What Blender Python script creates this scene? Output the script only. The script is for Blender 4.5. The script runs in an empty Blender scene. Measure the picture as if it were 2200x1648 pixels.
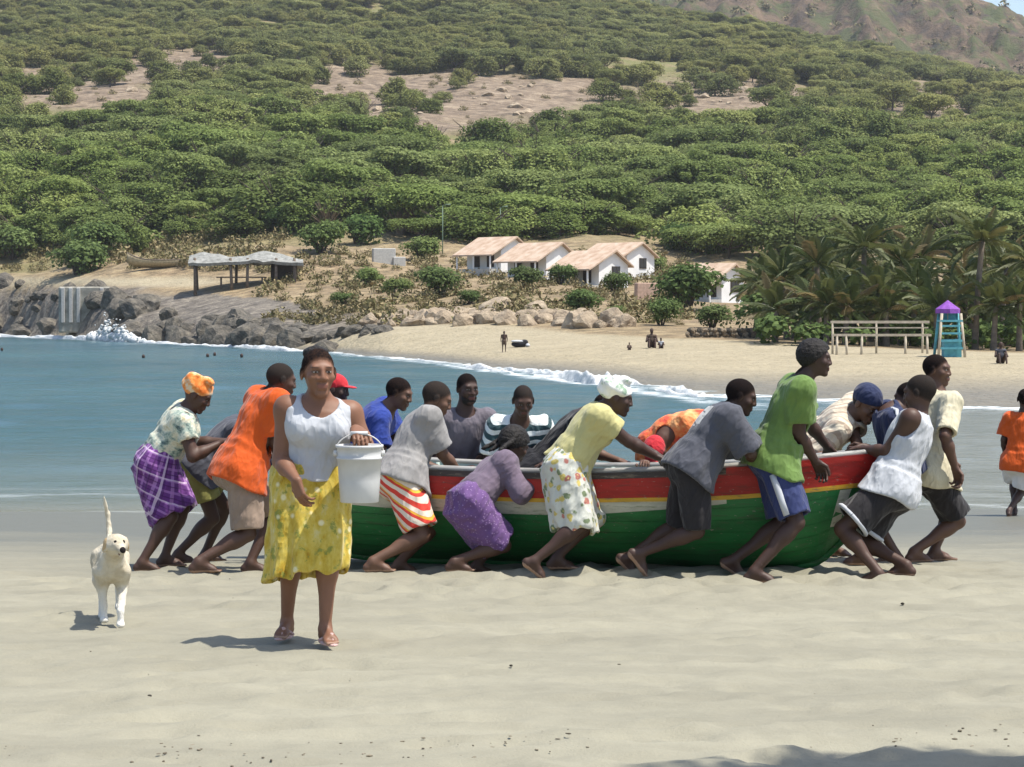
import bpy, bmesh, math, random
import numpy as np
from mathutils import Vector, Matrix

random.seed(7)
RNG = np.random.default_rng(11)
SC = bpy.context.scene
COL = SC.collection

# ------------------------------------------------------------------ camera
FPX, W_PX, H_PX, HORIZON, CAM_Z = 5000.0, 2200.0, 1648.0, 670.0, 2.5
PITCH = math.atan((H_PX / 2 - HORIZON) / FPX)
cam_data = bpy.data.cameras.new('camera')
cam = bpy.data.objects.new('camera', cam_data)
COL.objects.link(cam)
cam.location = (0, 0, CAM_Z)
cam.rotation_euler = (math.pi / 2 - PITCH, 0, 0)
cam_data.sensor_width = 36.0
cam_data.lens = 36.0 * FPX / W_PX
cam_data.clip_start = 0.1
cam_data.clip_end = 6000
SC.camera = cam

# ------------------------------------------------------------------ sky, sun, exposure
SUN_EL, SUN_AZ = math.radians(67), math.radians(106)     # azimuth clockwise from +Y
world = bpy.data.worlds.new('World')
SC.world = world
world.use_nodes = True
_nt = world.node_tree
_bg = _nt.nodes['Background']
_sky = _nt.nodes.new('ShaderNodeTexSky')
_sky.sky_type = 'NISHITA'
_sky.sun_disc = False
_sky.sun_elevation = SUN_EL
_sky.sun_rotation = SUN_AZ
_sky.air_density = 1.0
_sky.dust_density = 1.5
_sky.ozone_density = 1.0
_nt.links.new(_sky.outputs[0], _bg.inputs[0])
_bg.inputs[1].default_value = 0.145
sun_data = bpy.data.lights.new('sun', 'SUN')
sun_data.energy = 4.4
sun_data.angle = math.radians(0.6)
sun_data.color = (1.0, 0.95, 0.86)
sun = bpy.data.objects.new('sun', sun_data)
COL.objects.link(sun)
to_sun = Vector((math.sin(SUN_AZ) * math.cos(SUN_EL), math.cos(SUN_AZ) * math.cos(SUN_EL), math.sin(SUN_EL)))
sun.rotation_euler = to_sun.to_track_quat('Z', 'Y').to_euler()
sun.location = (30, -30, 60)
SC.view_settings.view_transform = 'Standard'
SC.view_settings.look = 'None'
SC.view_settings.exposure = 0.52
SC.view_settings.gamma = 1.0
SC.view_settings.use_curve_mapping = False
SC.cycles.use_denoising = True
SC.cycles.max_bounces = 4
SC.cycles.diffuse_bounces = 3
SC.cycles.volume_bounces = 0
SC.cycles.transparent_max_bounces = 8

# ------------------------------------------------------------------ helpers
def at(px, py, Y):
    """world point seen at photo pixel (px, py) at depth Y in front of the camera"""
    vx = (px - W_PX / 2) / FPX
    vy = -(py - H_PX / 2) / FPX
    c, s = math.cos(PITCH), math.sin(PITCH)
    d = np.array([vx, c + s * vy, -s + c * vy])
    k = Y / d[1]
    return np.array([d[0] * k, Y, CAM_Z + d[2] * k])

def X_at(px, Y):
    return (px - W_PX / 2) / FPX * Y

def tag(o, label=None, cat=None, group=None, kind=None):
    if label: o['label'] = label
    if cat: o['category'] = cat
    if group: o['group'] = group
    if kind: o['kind'] = kind
    return o

def empty(name, loc=(0, 0, 0), rz=0):
    o = bpy.data.objects.new(name, None)
    o.empty_display_size = 0.2
    COL.objects.link(o)
    o.location = loc
    o.rotation_euler = (0, 0, rz)
    return o

def link(name, me, mat=None, parent=None):
    o = bpy.data.objects.new(name, me)
    COL.objects.link(o)
    if mat is not None and len(me.materials) == 0:
        me.materials.append(mat)
    if parent is not None:
        o.parent = parent
    return o

def mesh_np(name, V, F, smooth=True):
    """V (n,3), F (m,3|4) arrays"""
    V = np.asarray(V, np.float32); F = np.asarray(F, np.int32)
    me = bpy.data.meshes.new(name)
    me.vertices.add(len(V)); me.vertices.foreach_set('co', V.ravel())
    k = F.shape[1]
    me.loops.add(F.size); me.loops.foreach_set('vertex_index', F.ravel())
    me.polygons.add(len(F))
    me.polygons.foreach_set('loop_start', np.arange(0, F.size, k, dtype=np.int32))
    me.polygons.foreach_set('use_smooth', np.full(len(F), bool(smooth)))
    me.update(calc_edges=True)
    me.validate()
    return me

class MB:
    """collects simple shapes into one mesh"""
    def __init__(s): s.v = []; s.f = []
    def add(s, vs, fs):
        o = len(s.v)
        s.v += [tuple(map(float, v)) for v in vs]
        s.f += [tuple(i + o for i in f) for f in fs]
    def box(s, c, size, rz=0, R=None):
        hx, hy, hz = [a / 2 for a in size]
        vs = [np.array((x, y, z)) for z in (-hz, hz) for y in (-hy, hy) for x in (-hx, hx)]
        if R is None:
            cz, sz = math.cos(rz), math.sin(rz)
            R = np.array([[cz, -sz, 0], [sz, cz, 0], [0, 0, 1]])
        s.add([np.asarray(c) + R @ v for v in vs],
              [(0, 2, 3, 1), (4, 5, 7, 6), (0, 1, 5, 4), (2, 6, 7, 3), (0, 4, 6, 2), (1, 3, 7, 5)])
    def tube(s, pts, rad, n=8, caps=True):
        pts = [np.asarray(p, float) for p in pts]
        if not hasattr(rad, '__len__'): rad = [rad] * len(pts)
        rings = []
        ref = np.array([0.0, 0, 1])
        for i, p in enumerate(pts):
            t = pts[min(i + 1, len(pts) - 1)] - pts[max(i - 1, 0)]
            t /= (np.linalg.norm(t) + 1e-9)
            a = np.cross(t, ref if abs(t[2]) < 0.95 else np.array([1.0, 0, 0])); a /= np.linalg.norm(a)
            b = np.cross(t, a)
            rings.append([p + rad[i] * (math.cos(2 * math.pi * k / n) * a + math.sin(2 * math.pi * k / n) * b) for k in range(n)])
        vs = [v for r in rings for v in r]; fs = []
        for i in range(len(pts) - 1):
            for k in range(n):
                k2 = (k + 1) % n
                fs.append((i * n + k, i * n + k2, (i + 1) * n + k2, (i + 1) * n + k))
        if caps:
            fs.append(tuple(range(n - 1, -1, -1))); m = (len(pts) - 1) * n
            fs.append(tuple(m + k for k in range(n)))
        s.add(vs, fs)
    def build(s, name, mat, parent=None, smooth=False, bevel=0):
        me = bpy.data.meshes.new(name)
        me.from_pydata(s.v, [], s.f)
        if bevel:
            bm = bmesh.new(); bm.from_mesh(me)
            bmesh.ops.bevel(bm, geom=list(bm.edges), offset=bevel, segments=1, affect='EDGES')
            bm.to_mesh(me); bm.free()
        me.update()
        if smooth:
            me.polygons.foreach_set('use_smooth', [True] * len(me.polygons))
        return link(name, me, mat, parent)

# ---- value noise in numpy
_perm = RNG.random(4096).astype(np.float32)
def _h(ix, iy, iz):
    h = (ix * 374761393 + iy * 668265263 + iz * 1274126177) & 0x7fffffff
    h = ((h ^ (h >> 13)) * 1103515245) & 0x7fffffff
    return _perm[(h ^ (h >> 9)) & 4095]
def vnoise(x, y, z=0.0):
    x, y, z = np.broadcast_arrays(np.asarray(x, np.float64), y, z)
    ix, iy, iz = np.floor(x).astype(np.int64), np.floor(y).astype(np.int64), np.floor(z).astype(np.int64)
    fx, fy, fz = x - ix, y - iy, z - iz
    fx, fy, fz = [t * t * (3 - 2 * t) for t in (fx, fy, fz)]
    r = 0
    for a in (0, 1):
        for b in (0, 1):
            for c in (0, 1):
                w = (fx if a else 1 - fx) * (fy if b else 1 - fy) * (fz if c else 1 - fz)
                r = r + w * _h(ix + a, iy + b, iz + c)
    return r * 2 - 1
def fbm(x, y, z=0.0, o=4, g=0.5):
    r, a = 0, 1.0
    for i in range(o):
        r = r + a * vnoise(x * 2 ** i + 17.3 * i, y * 2 ** i - 9.1 * i, z * 2 ** i if np.ndim(z) or z else 0.0)
        a *= g
    return r

# ------------------------------------------------------------------ materials
class NT:
    """tiny node builder"""
    def __init__(s, name):
        s.m = bpy.data.materials.new(name); s.m.use_nodes = True
        s.t = s.m.node_tree; s.p = s.t.nodes['Principled BSDF']; s.out = s.t.nodes['Material Output']
    def n(s, typ, ins=None, **kw):
        nd = s.t.nodes.new(typ)
        for k, v in kw.items(): setattr(nd, k, v)
        for k, v in (ins or {}).items(): s.put(nd.inputs[k], v)
        return nd
    def put(s, sock, v):
        if hasattr(v, 'links'): s.t.links.new(v, sock)
        elif isinstance(v, tuple) and len(v) == 3 and sock.type == 'RGBA': sock.default_value = (*v, 1)
        else: sock.default_value = v
    def math(s, op, a, b=0.0, c=0.0, clamp=False):
        nd = s.n('ShaderNodeMath', {0: a, 1: b, 2: c}, operation=op); nd.use_clamp = clamp
        return nd.outputs[0]
    def mix(s, f, a, b, mode='MIX'):
        nd = s.t.nodes.new('ShaderNodeMix'); nd.data_type = 'RGBA'; nd.blend_type = mode
        s.put(nd.inputs[0], f); s.put(nd.inputs[6], a); s.put(nd.inputs[7], b)
        return nd.outputs[2]
    def ramp(s, f, stops):
        nd = s.t.nodes.new('ShaderNodeValToRGB'); e = nd.color_ramp.elements
        while len(e) < len(stops): e.new(0.5)
        for i, (p, c) in enumerate(stops):
            e[i].position = p; e[i].color = (*c, 1) if not isinstance(c, (int, float)) else (c, c, c, 1)
        s.put(nd.inputs[0], f)
        return nd.outputs[0]
    def obj(s): return s.n('ShaderNodeTexCoord').outputs['Object']
    def pos(s): return s.n('ShaderNodeNewGeometry').outputs['Position']
    def attr(s, name, out='Fac'): return s.n('ShaderNodeAttribute', attribute_name=name).outputs[out]
    def map(s, v, scale=(1, 1, 1), rot=(0, 0, 0), loc=(0, 0, 0)):
        return s.n('ShaderNodeMapping', {0: v, 1: loc, 2: rot, 3: scale}).outputs[0]
    def noise(s, v, scale, detail=4, rough=0.55, out='Fac'):
        return s.n('ShaderNodeTexNoise', {'Vector': v, 'Scale': scale, 'Detail': detail, 'Roughness': rough}).outputs[out]
    def vor(s, v, scale, out='Distance', feature='F1'):
        return s.n('ShaderNodeTexVoronoi', {'Vector': v, 'Scale': scale}, feature=feature).outputs[out]
    def sep(s, v): return s.n('ShaderNodeSeparateXYZ', {0: v}).outputs
    def bump(s, h, strength=0.3, dist=0.01):
        b = s.n('ShaderNodeBump', {'Height': h, 'Strength': strength, 'Distance': dist})
        s.t.links.new(b.outputs[0], s.p.inputs['Normal'])
        return b
    def done(s, col=None, rough=0.8, spec=0.3):
        if col is not None: s.put(s.p.inputs['Base Color'], col)
        s.put(s.p.inputs['Roughness'], rough)
        s.put(s.p.inputs['Specular IOR Level'], spec)
        return s.m

def mat_plain(name, c, rough=0.7, var=0.12, scale=6.0, bump=0.0, spec=0.3):
    t = NT(name); v = t.obj()
    n = t.noise(v, scale, 5)
    lo = tuple(x * (1 - var) for x in c); hi = tuple(min(1, x * (1 + var)) for x in c)
    col = t.ramp(n, [(0.3, lo), (0.7, hi)])
    if bump: t.bump(t.noise(v, scale * 6, 4), bump, 0.02)
    return t.done(col, rough, spec)
# ------------------------------------------------------------------ terrain height
_COLS = {
 -1500: [(250,722),(256,640),(264,600),(285,570),(315,490),(390,340),(470,210),(560,150),(680,60),(850,-40),(1000,-80)],
 0:     [(238,722),(243,640),(250,600),(268,575),(300,490),(380,340),(470,215),(560,165),(680,85),(850,-20),(1000,-60)],
 300:   [(192,735),(197,680),(212,632),(232,590),(275,500),(360,350),(460,215),(550,155),(680,75),(850,-30),(1000,-70)],
 650:   [(152,752),(158,725),(172,690),(215,590),(265,500),(350,370),(450,240),(550,165),(680,70),(850,-40),(1000,-80)],
 850:   [(127,768),(140,715),(158,680),(215,585),(262,505),(345,380),(450,245),(550,165),(680,70),(850,-40),(1000,-80)],
 1100:  [(100,795),(138,708),(150,668),(215,590),(258,515),(340,395),(450,255),(550,165),(680,70),(850,-40),(1000,-80)],
 1500:  [(72,843),(118,725),(140,700),(205,615),(255,530),(340,400),(450,270),(550,190),(680,110),(850,45),(1000,60)],
 2000:  [(63,868),(98,758),(140,727),(200,640),(255,540),(340,420),(450,290),(550,225),(680,175),(800,152),(1000,230)],
 2200:  [(62,872),(95,765),(140,735),(200,645),(255,550),(340,430),(450,300),(550,248),(680,208),(790,192),(1000,280)],
 3700:  [(58,885),(90,775),(140,740),(200,650),(255,555),(340,440),(450,330),(550,280),(680,240),(790,220),(1000,300)],
}
_UK = sorted(_COLS)
_CT = np.array([_COLS[k] for k in _UK], float)          # (ncol, npt, 2)
def _ctrl(u):
    u = min(max(u, _UK[0]), _UK[-1])
    i = min(max(np.searchsorted(_UK, u) - 1, 0), len(_UK) - 2)
    f = (u - _UK[i]) / (_UK[i + 1] - _UK[i])
    f = f * f * (3 - 2 * f) * 0.5 + f * 0.5
    return _CT[i] * (1 - f) + _CT[i + 1] * f
_TU = np.arange(-1500, 3701, 20.0)
_TY = np.concatenate([np.arange(0, 320, 1.0), np.arange(320, 1404, 4.0)])
_TAB = np.zeros((len(_TU), len(_TY)))
for _i, _u in enumerate(_TU):
    _c = _ctrl(_u)
    _z = CAM_Z - (_c[:, 1] - HORIZON) * _c[:, 0] / FPX
    _z[0] = 0.0
    _ys = np.concatenate([[_c[0, 0] - 60], _c[:, 0], [1400]])
    _zs = np.concatenate([[-3.5], _z, [_z[-1] + (20 if _u < 1600 else -5)]])
    _TAB[_i] = np.interp(_TY, _ys, _zs)
def shore_near(X):
    return 29.0 + 0.35 * np.sin(X * 0.45) + 0.25 * np.sin(X * 1.1 + 1) + 1.1 * np.maximum(0, X - 14) ** 1.5
def near_h(X, Y):
    d = shore_near(X) - Y
    return np.where(d < 0, np.maximum(-3.0, 0.045 * d), np.where(d < 12, 0.6 * (np.clip(d, 0, 12) / 12) ** 0.85, 0.6 + 0.02 * (d - 12)))
def far_h(X, Y, rough=True):
    X = np.asarray(X, float); Y = np.asarray(Y, float)
    U = np.clip(W_PX / 2 + FPX * X / np.maximum(Y, 1.0), -1499, 3699)
    fu = (U + 1500) / 20.0; iu = np.clip(fu.astype(int), 0, len(_TU) - 2); fu = fu - iu
    iy = np.clip(np.searchsorted(_TY, Y) - 1, 0, len(_TY) - 2)
    fy = np.clip((Y - _TY[iy]) / (_TY[iy + 1] - _TY[iy]), 0, 1)
    z = (_TAB[iu, iy] * (1 - fu) + _TAB[iu + 1, iy] * fu) * (1 - fy) + (_TAB[iu, iy + 1] * (1 - fu) + _TAB[iu + 1, iy + 1] * fu) * fy
    if rough:
        a = np.clip((z - 1.6) / 6, 0, 1) * np.clip((Y - 130) / 60, 0, 1)
        z = z + a * (0.6 * fbm(X / 9, Y / 9, 0.0, 4) + 1.6 * fbm(X / 45 + 5, Y / 45, 0.0, 2))
    return z
def ground(X, Y):
    X = np.asarray(X, float); Y = np.asarray(Y, float)
    return np.maximum(near_h(X, Y), far_h(X, Y))
def gz(X, Y): return float(ground(X, Y))

# ------------------------------------------------------------------ ground materials
def sand_material(name, dry, streak=True):
    t = NT(name); p = t.pos()
    s = t.map(p, (0.35, 1.6, 1.0))
    n1 = t.noise(s, 1.1, 5, 0.6); n2 = t.noise(p, 7.0, 5, 0.6); n3 = t.noise(p, 60.0, 3, 0.7)
    c = t.ramp(n1, [(0.32, tuple(x * 0.86 for x in dry)), (0.68, tuple(min(1, x * 1.10) for x in dry))])
    c = t.mix(t.ramp(n2, [(0.45, 0.0), (0.75, 0.35)]), c, tuple(x * 0.72 for x in dry))
    c = t.mix(t.ramp(n3, [(0.60, 0.0), (0.75, 0.30)]), c, tuple(x * 0.5 for x in dry))
    z = t.sep(p)[2]
    n4 = t.noise(t.map(p, (0.5, 1.2, 1)), 0.8, 3)
    zz = t.math('ADD', z, t.math('MULTIPLY', t.math('SUBTRACT', n4, 0.5), 0.22))
    wet = t.ramp(zz, [(0.34, 1.0), (0.60, 0.0)])
    c = t.mix(wet, c, tuple(x * k for x, k in zip(dry, (0.50, 0.53, 0.57))))
    t.bump(t.math('ADD', t.math('MULTIPLY', n2, 0.8), t.math('MULTIPLY', n3, 0.35)), 0.45, 0.03)
    rough = t.math('SUBTRACT', 0.92, t.math('MULTIPLY', wet, 0.42))
    return t.done(c, rough, 0.35)
M_SAND = sand_material('near_sand', (0.268, 0.252, 0.188))

def land_material():
    t = NT('land'); p = t.pos()
    sand = t.attr('sand'); rock = t.attr('rock')
    n1 = t.noise(p, 0.12, 6, 0.6); n2 = t.noise(p, 0.7, 6, 0.65); n3 = t.noise(p, 3.0, 4)
    dirt = t.ramp(n2, [(0.30, (0.11, 0.085, 0.055)), (0.50, (0.26, 0.19, 0.115)), (0.72, (0.42, 0.33, 0.20))])
    grass = t.ramp(n3, [(0.3, (0.095, 0.115, 0.034)), (0.7, (0.20, 0.195, 0.072))])
    yy = t.sep(p)[1]
    gmix = t.math('MULTIPLY', t.ramp(n1, [(0.34, 0.0), (0.52, 0.85)]), t.ramp(t.math('DIVIDE', yy, 1000.0), [(0.235, 0.12), (0.30, 1.0)]))
    c = t.mix(gmix, dirt, grass)
    bare = t.ramp(t.noise(p, 0.35, 7, 0.7), [(0.32, (0.075, 0.060, 0.045)), (0.48, (0.19, 0.142, 0.098)), (0.66, (0.33, 0.262, 0.185))])
    c = t.mix(t.attr('bare'), c, bare)
    sd = t.ramp(t.noise(p, 0.5, 5, 0.6), [(0.3, (0.31, 0.265, 0.175)), (0.7, (0.385, 0.33, 0.225))])
    c = t.mix(sand, c, sd)
    z = t.sep(p)[2]
    wet = t.ramp(z, [(0.12, 1.0), (0.40, 0.0)])
    c = t.mix(t.math('MULTIPLY', wet, sand), c, (0.19, 0.168, 0.124))
    rk = t.ramp(t.noise(p, 0.9, 7, 0.7), [(0.32, (0.06, 0.052, 0.045)), (0.5, (0.16, 0.14, 0.115)), (0.7, (0.32, 0.28, 0.22))])
    c = t.mix(rock, c, rk)
    t.bump(t.math('ADD', n2, t.math('MULTIPLY', n3, 0.5)), 0.7, 0.6)
    return t.done(c, t.math('SUBTRACT', 0.95, t.math('MULTIPLY', wet, 0.5)), 0.25)
M_LAND = land_material()

# ------------------------------------------------------------------ ground sheets
def grid_faces(nx, ny):
    i, j = np.meshgrid(np.arange(nx - 1), np.arange(ny - 1), indexing='ij')
    a = (i * ny + j).ravel()
    return np.stack([a, a + ny, a + ny + 1, a + 1], 1)

# near beach, fine enough for tracks and hollows
_bx = np.arange(-11, 11.01, 0.06); _by = np.arange(1.0, 32.0, 0.06)
BX, BY = np.meshgrid(_bx, _by, indexing='ij')
bz = near_h(BX, BY)
_dry = np.clip((bz - 0.25) / 0.3, 0, 1)
bz = bz + _dry * (0.012 * fbm(BX * 0.7, BY * 1.1, 0.0, 3) + 0.007 * fbm(BX * 5.5, BY * 5.5, 0.0, 3, 0.65)) + (1 - _dry) * 0.006 * fbm(BX * 1.5, BY * 1.5, 0.0, 2)
for _k in range(1100):                       # footprints and small hollows
    if _k < 700: cx, cy = RNG.uniform(-3.2, 3.2), RNG.uniform(8.0, 18.5)
    else: cx, cy = RNG.normal(0.6, 1.8), RNG.normal(16.2, 0.8)
    r = RNG.uniform(0.05, 0.12); dep = RNG.uniform(0.008, 0.026) if _k < 700 else RNG.uniform(0.012, 0.032); an = RNG.uniform(-0.6, 0.6)
    i0, i1 = np.searchsorted(_bx, [cx - 4 * r, cx + 4 * r]); j0, j1 = np.searchsorted(_by, [cy - 4 * r, cy + 4 * r])
    if i1 - i0 < 2 or j1 - j0 < 2: continue
    dx, dy = BX[i0:i1, j0:j1] - cx, BY[i0:i1, j0:j1] - cy
    q = ((dx * math.cos(an) + dy * math.sin(an)) / (1.7 * r)) ** 2 + ((-dx * math.sin(an) + dy * math.cos(an)) / r) ** 2
    bz[i0:i1, j0:j1] += -dep * np.exp(-q) + 0.45 * dep * np.exp(-((np.sqrt(q) - 1.6) / 0.5) ** 2)
me = mesh_np('beach', np.stack([BX.ravel(), BY.ravel(), bz.ravel()], 1), grid_faces(len(_bx), len(_by)))
beach = link('beach', me, M_SAND); tag(beach, kind='structure')
def sand_z(X, Y):
    i = np.clip(np.searchsorted(_bx, X), 0, len(_bx) - 1); j = np.clip(np.searchsorted(_by, Y), 0, len(_by) - 1)
    return float(bz[i, j])

# land: sea bed, far beach, headland and hillside in one sheet
us = np.concatenate([np.arange(-1500, -100, 50), np.arange(-100, 2300, 8), np.arange(2300, 3701, 50)]).astype(float)
ys = [0.6]
while ys[-1] < 1390:
    y = ys[-1]
    ys.append(y * (1.05 if y < 50 else 1.0075 if y < 330 else 1.011))
ys = np.array(ys)
U, YY = np.meshgrid(us, ys, indexing='ij')
XX = (U - W_PX / 2) / FPX * YY
zz = ground(XX, YY)
near_mask = (np.abs(XX) < 11) & (YY < 32) & (YY > 0.9)
zz = np.where(near_mask, zz - 0.12, zz)
def dist_far(u, Y):                         # metres past the far waterline
    wl = np.interp(u, _UK, _CT[:, 0, 0]); return Y - wl
dfar = dist_far(U, YY)
sandmask = np.zeros_like(zz)
edge = np.interp(U, [-200, 300, 560, 680, 850, 1100, 1300, 1500, 2000, 2200, 3700], [0, 0, 0, 8, 22, 42, 44, 46, 40, 42, 42])
sandmask = np.clip((edge - dfar + 3 * fbm(XX / 8, YY / 8, 0.0, 3)) / 3.0, 0, 1)
sandmask = np.where(YY < 60, 1.0, sandmask)
# bright sandy shelf on top of the rocks at the left
PYY = HORIZON + FPX * (CAM_Z - zz) / YY
shelf = np.clip(1 - np.abs(PYY - 606) / 14, 0, 1) * np.clip((520 - U) / 120, 0, 1) * (YY > 190) * (YY < 290)
sandmask = np.maximum(sandmask, np.clip(shelf * 1.6 + 0.35 * fbm(XX / 4, YY / 4, 0.0, 3) * shelf, 0, 1))
rockmask = np.clip((PYY - 612 + 14 * fbm(XX / 5, YY / 5, 0.0, 3)) / 14, 0, 1) * np.clip((900 - U) / 200, 0, 1) * (dfar > -12) * (dfar < 30) * (YY > 100)
rockmask = rockmask * (1 - sandmask)
me = mesh_np('land', np.stack([XX.ravel(), YY.ravel(), zz.ravel()], 1), grid_faces(len(us), len(ys)))
CLEAR = [(170, 185, 160, 34), (400, 145, 120, 30), (960, 215, 290, 44), (1110, 215, 110, 34), (1560, 205, 200, 26), (2010, 215, 140, 24), (2130, 365, 40, 14),
         (760, 165, 90, 18), (1250, 195, 90, 20)]           # bare rocky clearings
baremask = np.zeros_like(zz)
for cx, cy, rx, ry in CLEAR: baremask = np.maximum(baremask, np.clip(1.6 - 1.1 * (((U - cx) / (rx * 1.2)) ** 2 + ((PYY - cy) / (ry * 1.6)) ** 2) + 0.35 * fbm(XX / 12, YY / 12, 0.0, 3), 0, 1) * (YY > 330))
for nm, arr in (('sand', sandmask), ('rock', rockmask), ('bare', baremask)):
    at_ = me.attributes.new(nm, 'FLOAT', 'POINT'); at_.data.foreach_set('value', arr.ravel().astype(np.float32))
land = link('hillside', me, M_LAND); tag(land, kind='structure')

# rocky mountain behind the crest
mu = np.arange(1250, 3000, 6.0); my = np.linspace(880, 1500, 90)
U2, Y2 = np.meshgrid(mu, my, indexing='ij')
sky_py = np.interp(U2, [1250, 1400, 1500, 1650, 1800, 1950, 2020, 2090, 2150, 2210, 2400, 3000], [-20, -50, -70, -80, -80, -55, -30, 2, 22, 46, 110, 200])
zr = CAM_Z + (HORIZON - sky_py) * 1180 / FPX
fr = np.where(Y2 < 1180, (Y2 - 880) / 300, np.clip(1 - (Y2 - 1180) / 600, 0, 1))
X2 = (U2 - W_PX / 2) / FPX * Y2
zm = 55 + (zr - 55) * np.clip(fr, 0, 1) ** 0.9
rid = 1 - np.abs(fbm(X2 / 45, Y2 / 120, 0.0, 5, 0.55))
zm = zm + (rid - 0.72) * 16 * np.clip(fr * 3, 0, 1) * np.clip((1.06 - fr) * 6, 0.25, 1) + 4 * fbm(X2 / 14, Y2 / 22, 0.0, 3)
t = NT('mountain_rock'); p = t.pos()
c = t.ramp(t.noise(t.map(p, (1, 1, 0.35)), 0.09, 8, 0.7), [(0.30, (0.045, 0.042, 0.040)), (0.45, (0.105, 0.076, 0.053)), (0.6, (0.19, 0.135, 0.088)), (0.75, (0.27, 0.20, 0.135))])
c = t.mix(t.ramp(t.noise(p, 0.05, 6, 0.65), [(0.46, 0.0), (0.56, 0.85)]), c, (0.085, 0.105, 0.038))
t.bump(t.noise(p, 0.2, 6, 0.7), 0.9, 4.0)
M_MTN = t.done(c, 0.95, 0.2)
me = mesh_np('mountain', np.stack([X2.ravel(), Y2.ravel(), zm.ravel()], 1), grid_faces(len(mu), len(my)))
tag(link('mountain', me, M_MTN), kind='structure')

# ------------------------------------------------------------------ sea
def water_material():
    t = NT('sea_water'); p = t.pos()
    y = t.sep(p)[1]
    n1 = t.noise(t.map(p, (0.9, 2.2, 1)), 0.9, 6, 0.62); n2 = t.noise(t.map(p, (0.45, 1.0, 1)), 0.12, 4, 0.5)
    n3 = t.noise(t.map(p, (1.0, 1.8, 1)), 4.5, 3, 0.5)
    n4 = t.noise(t.map(p, (0.25, 1.0, 1)), 0.05, 4, 0.5)
    deep = t.mix(t.ramp(n4, [(0.35, 0.0), (0.65, 1.0)]), (0.031, 0.083, 0.096), (0.048, 0.113, 0.126))
    shal = (0.185, 0.185, 0.145)
    dep = t.attr('shallow')
    c = t.mix(dep, deep, shal)
    foam = t.attr('foam')
    fm = t.math('MULTIPLY', foam, t.ramp(t.noise(t.map(p, (0.6, 1.5, 1)), 1.6, 6, 0.7), [(0.42, 0.0), (0.56, 1.0)]))
    c = t.mix(fm, c, (0.80, 0.82, 0.80))
    h = t.math('ADD', t.math('MULTIPLY', n1, 0.55), t.math('ADD', t.math('MULTIPLY', n2, 1.2), t.math('MULTIPLY', n3, 0.10)))
    t.bump(h, 0.55, 0.45)
    t.p.inputs['IOR'].default_value = 1.33
    rough = t.math('ADD', 0.16, t.math('MULTIPLY', fm, 0.6))
    return t.done(c, rough, 0.5)
M_SEA = water_material()
us2 = np.concatenate([np.arange(-2500, -100, 60), np.arange(-100, 2300, 9), np.arange(2300, 3701, 50)]).astype(float)
ys2 = [24.0]
while ys2[-1] < 420: ys2.append(ys2[-1] * 1.008)
ys2 = np.array(ys2)
U, YY = np.meshgrid(us2, ys2, indexing='ij'); XX = (U - W_PX / 2) / FPX * YY
zg = ground(XX, YY)
wave = 0.05 * fbm(XX / 3.2, YY / 1.3, 0.0, 3) * np.clip((YY - 30) / 10, 0, 1) + 0.02 * np.sin(YY * 1.9 + XX * 0.3 + 2 * fbm(XX / 8, YY / 8, 0.0, 2)) * np.clip((YY - 29) / 5, 0, 1)
shallow = np.clip(1 - (-zg) / 0.30, 0, 1) ** 1.3
shallow = np.where(YY < 60, np.maximum(shallow, 0.55 * np.clip(1 - (-zg) / 0.8, 0, 1)), shallow * 0.7)
shallow = np.maximum(shallow, 0.95 * np.clip((U - 1620) / 400, 0, 1) * np.clip((66 - YY) / 8, 0, 1))
dnear = YY - shore_near(XX)
foam = np.zeros_like(zg)
for off, wd, am in ((0.25, 0.18, 0.42), (2.1, 0.25, 0.22), (4.2, 0.30, 0.12)):
    wob = off + 0.7 * vnoise(XX * 0.35 + off, off) + 0.2 * vnoise(XX * 1.4, off * 3)
    foam = np.maximum(foam, am * np.exp(-((dnear - wob) / wd) ** 2))
df = dist_far(U, YY)
foam = np.maximum(foam, np.exp(-((df + 1.0) / 2.2) ** 2) * np.clip((U + 200) / 300, 0.4, 1))
foam = np.maximum(foam, 1.1 * np.exp(-((df + 6 + 1.5 * vnoise(XX / 6, 2.0)) / 2.0) ** 2) * np.exp(-((U - 1200) / 420) ** 2))
me = mesh_np('sea', np.stack([XX.ravel(), YY.ravel(), wave.ravel()], 1), grid_faces(len(us2), len(ys2)))
for nm, arr in (('shallow', shallow), ('foam', foam)):
    at_ = me.attributes.new(nm, 'FLOAT', 'POINT'); at_.data.foreach_set('value', arr.ravel().astype(np.float32))
tag(link('sea', me, M_SEA), kind='structure')

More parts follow.
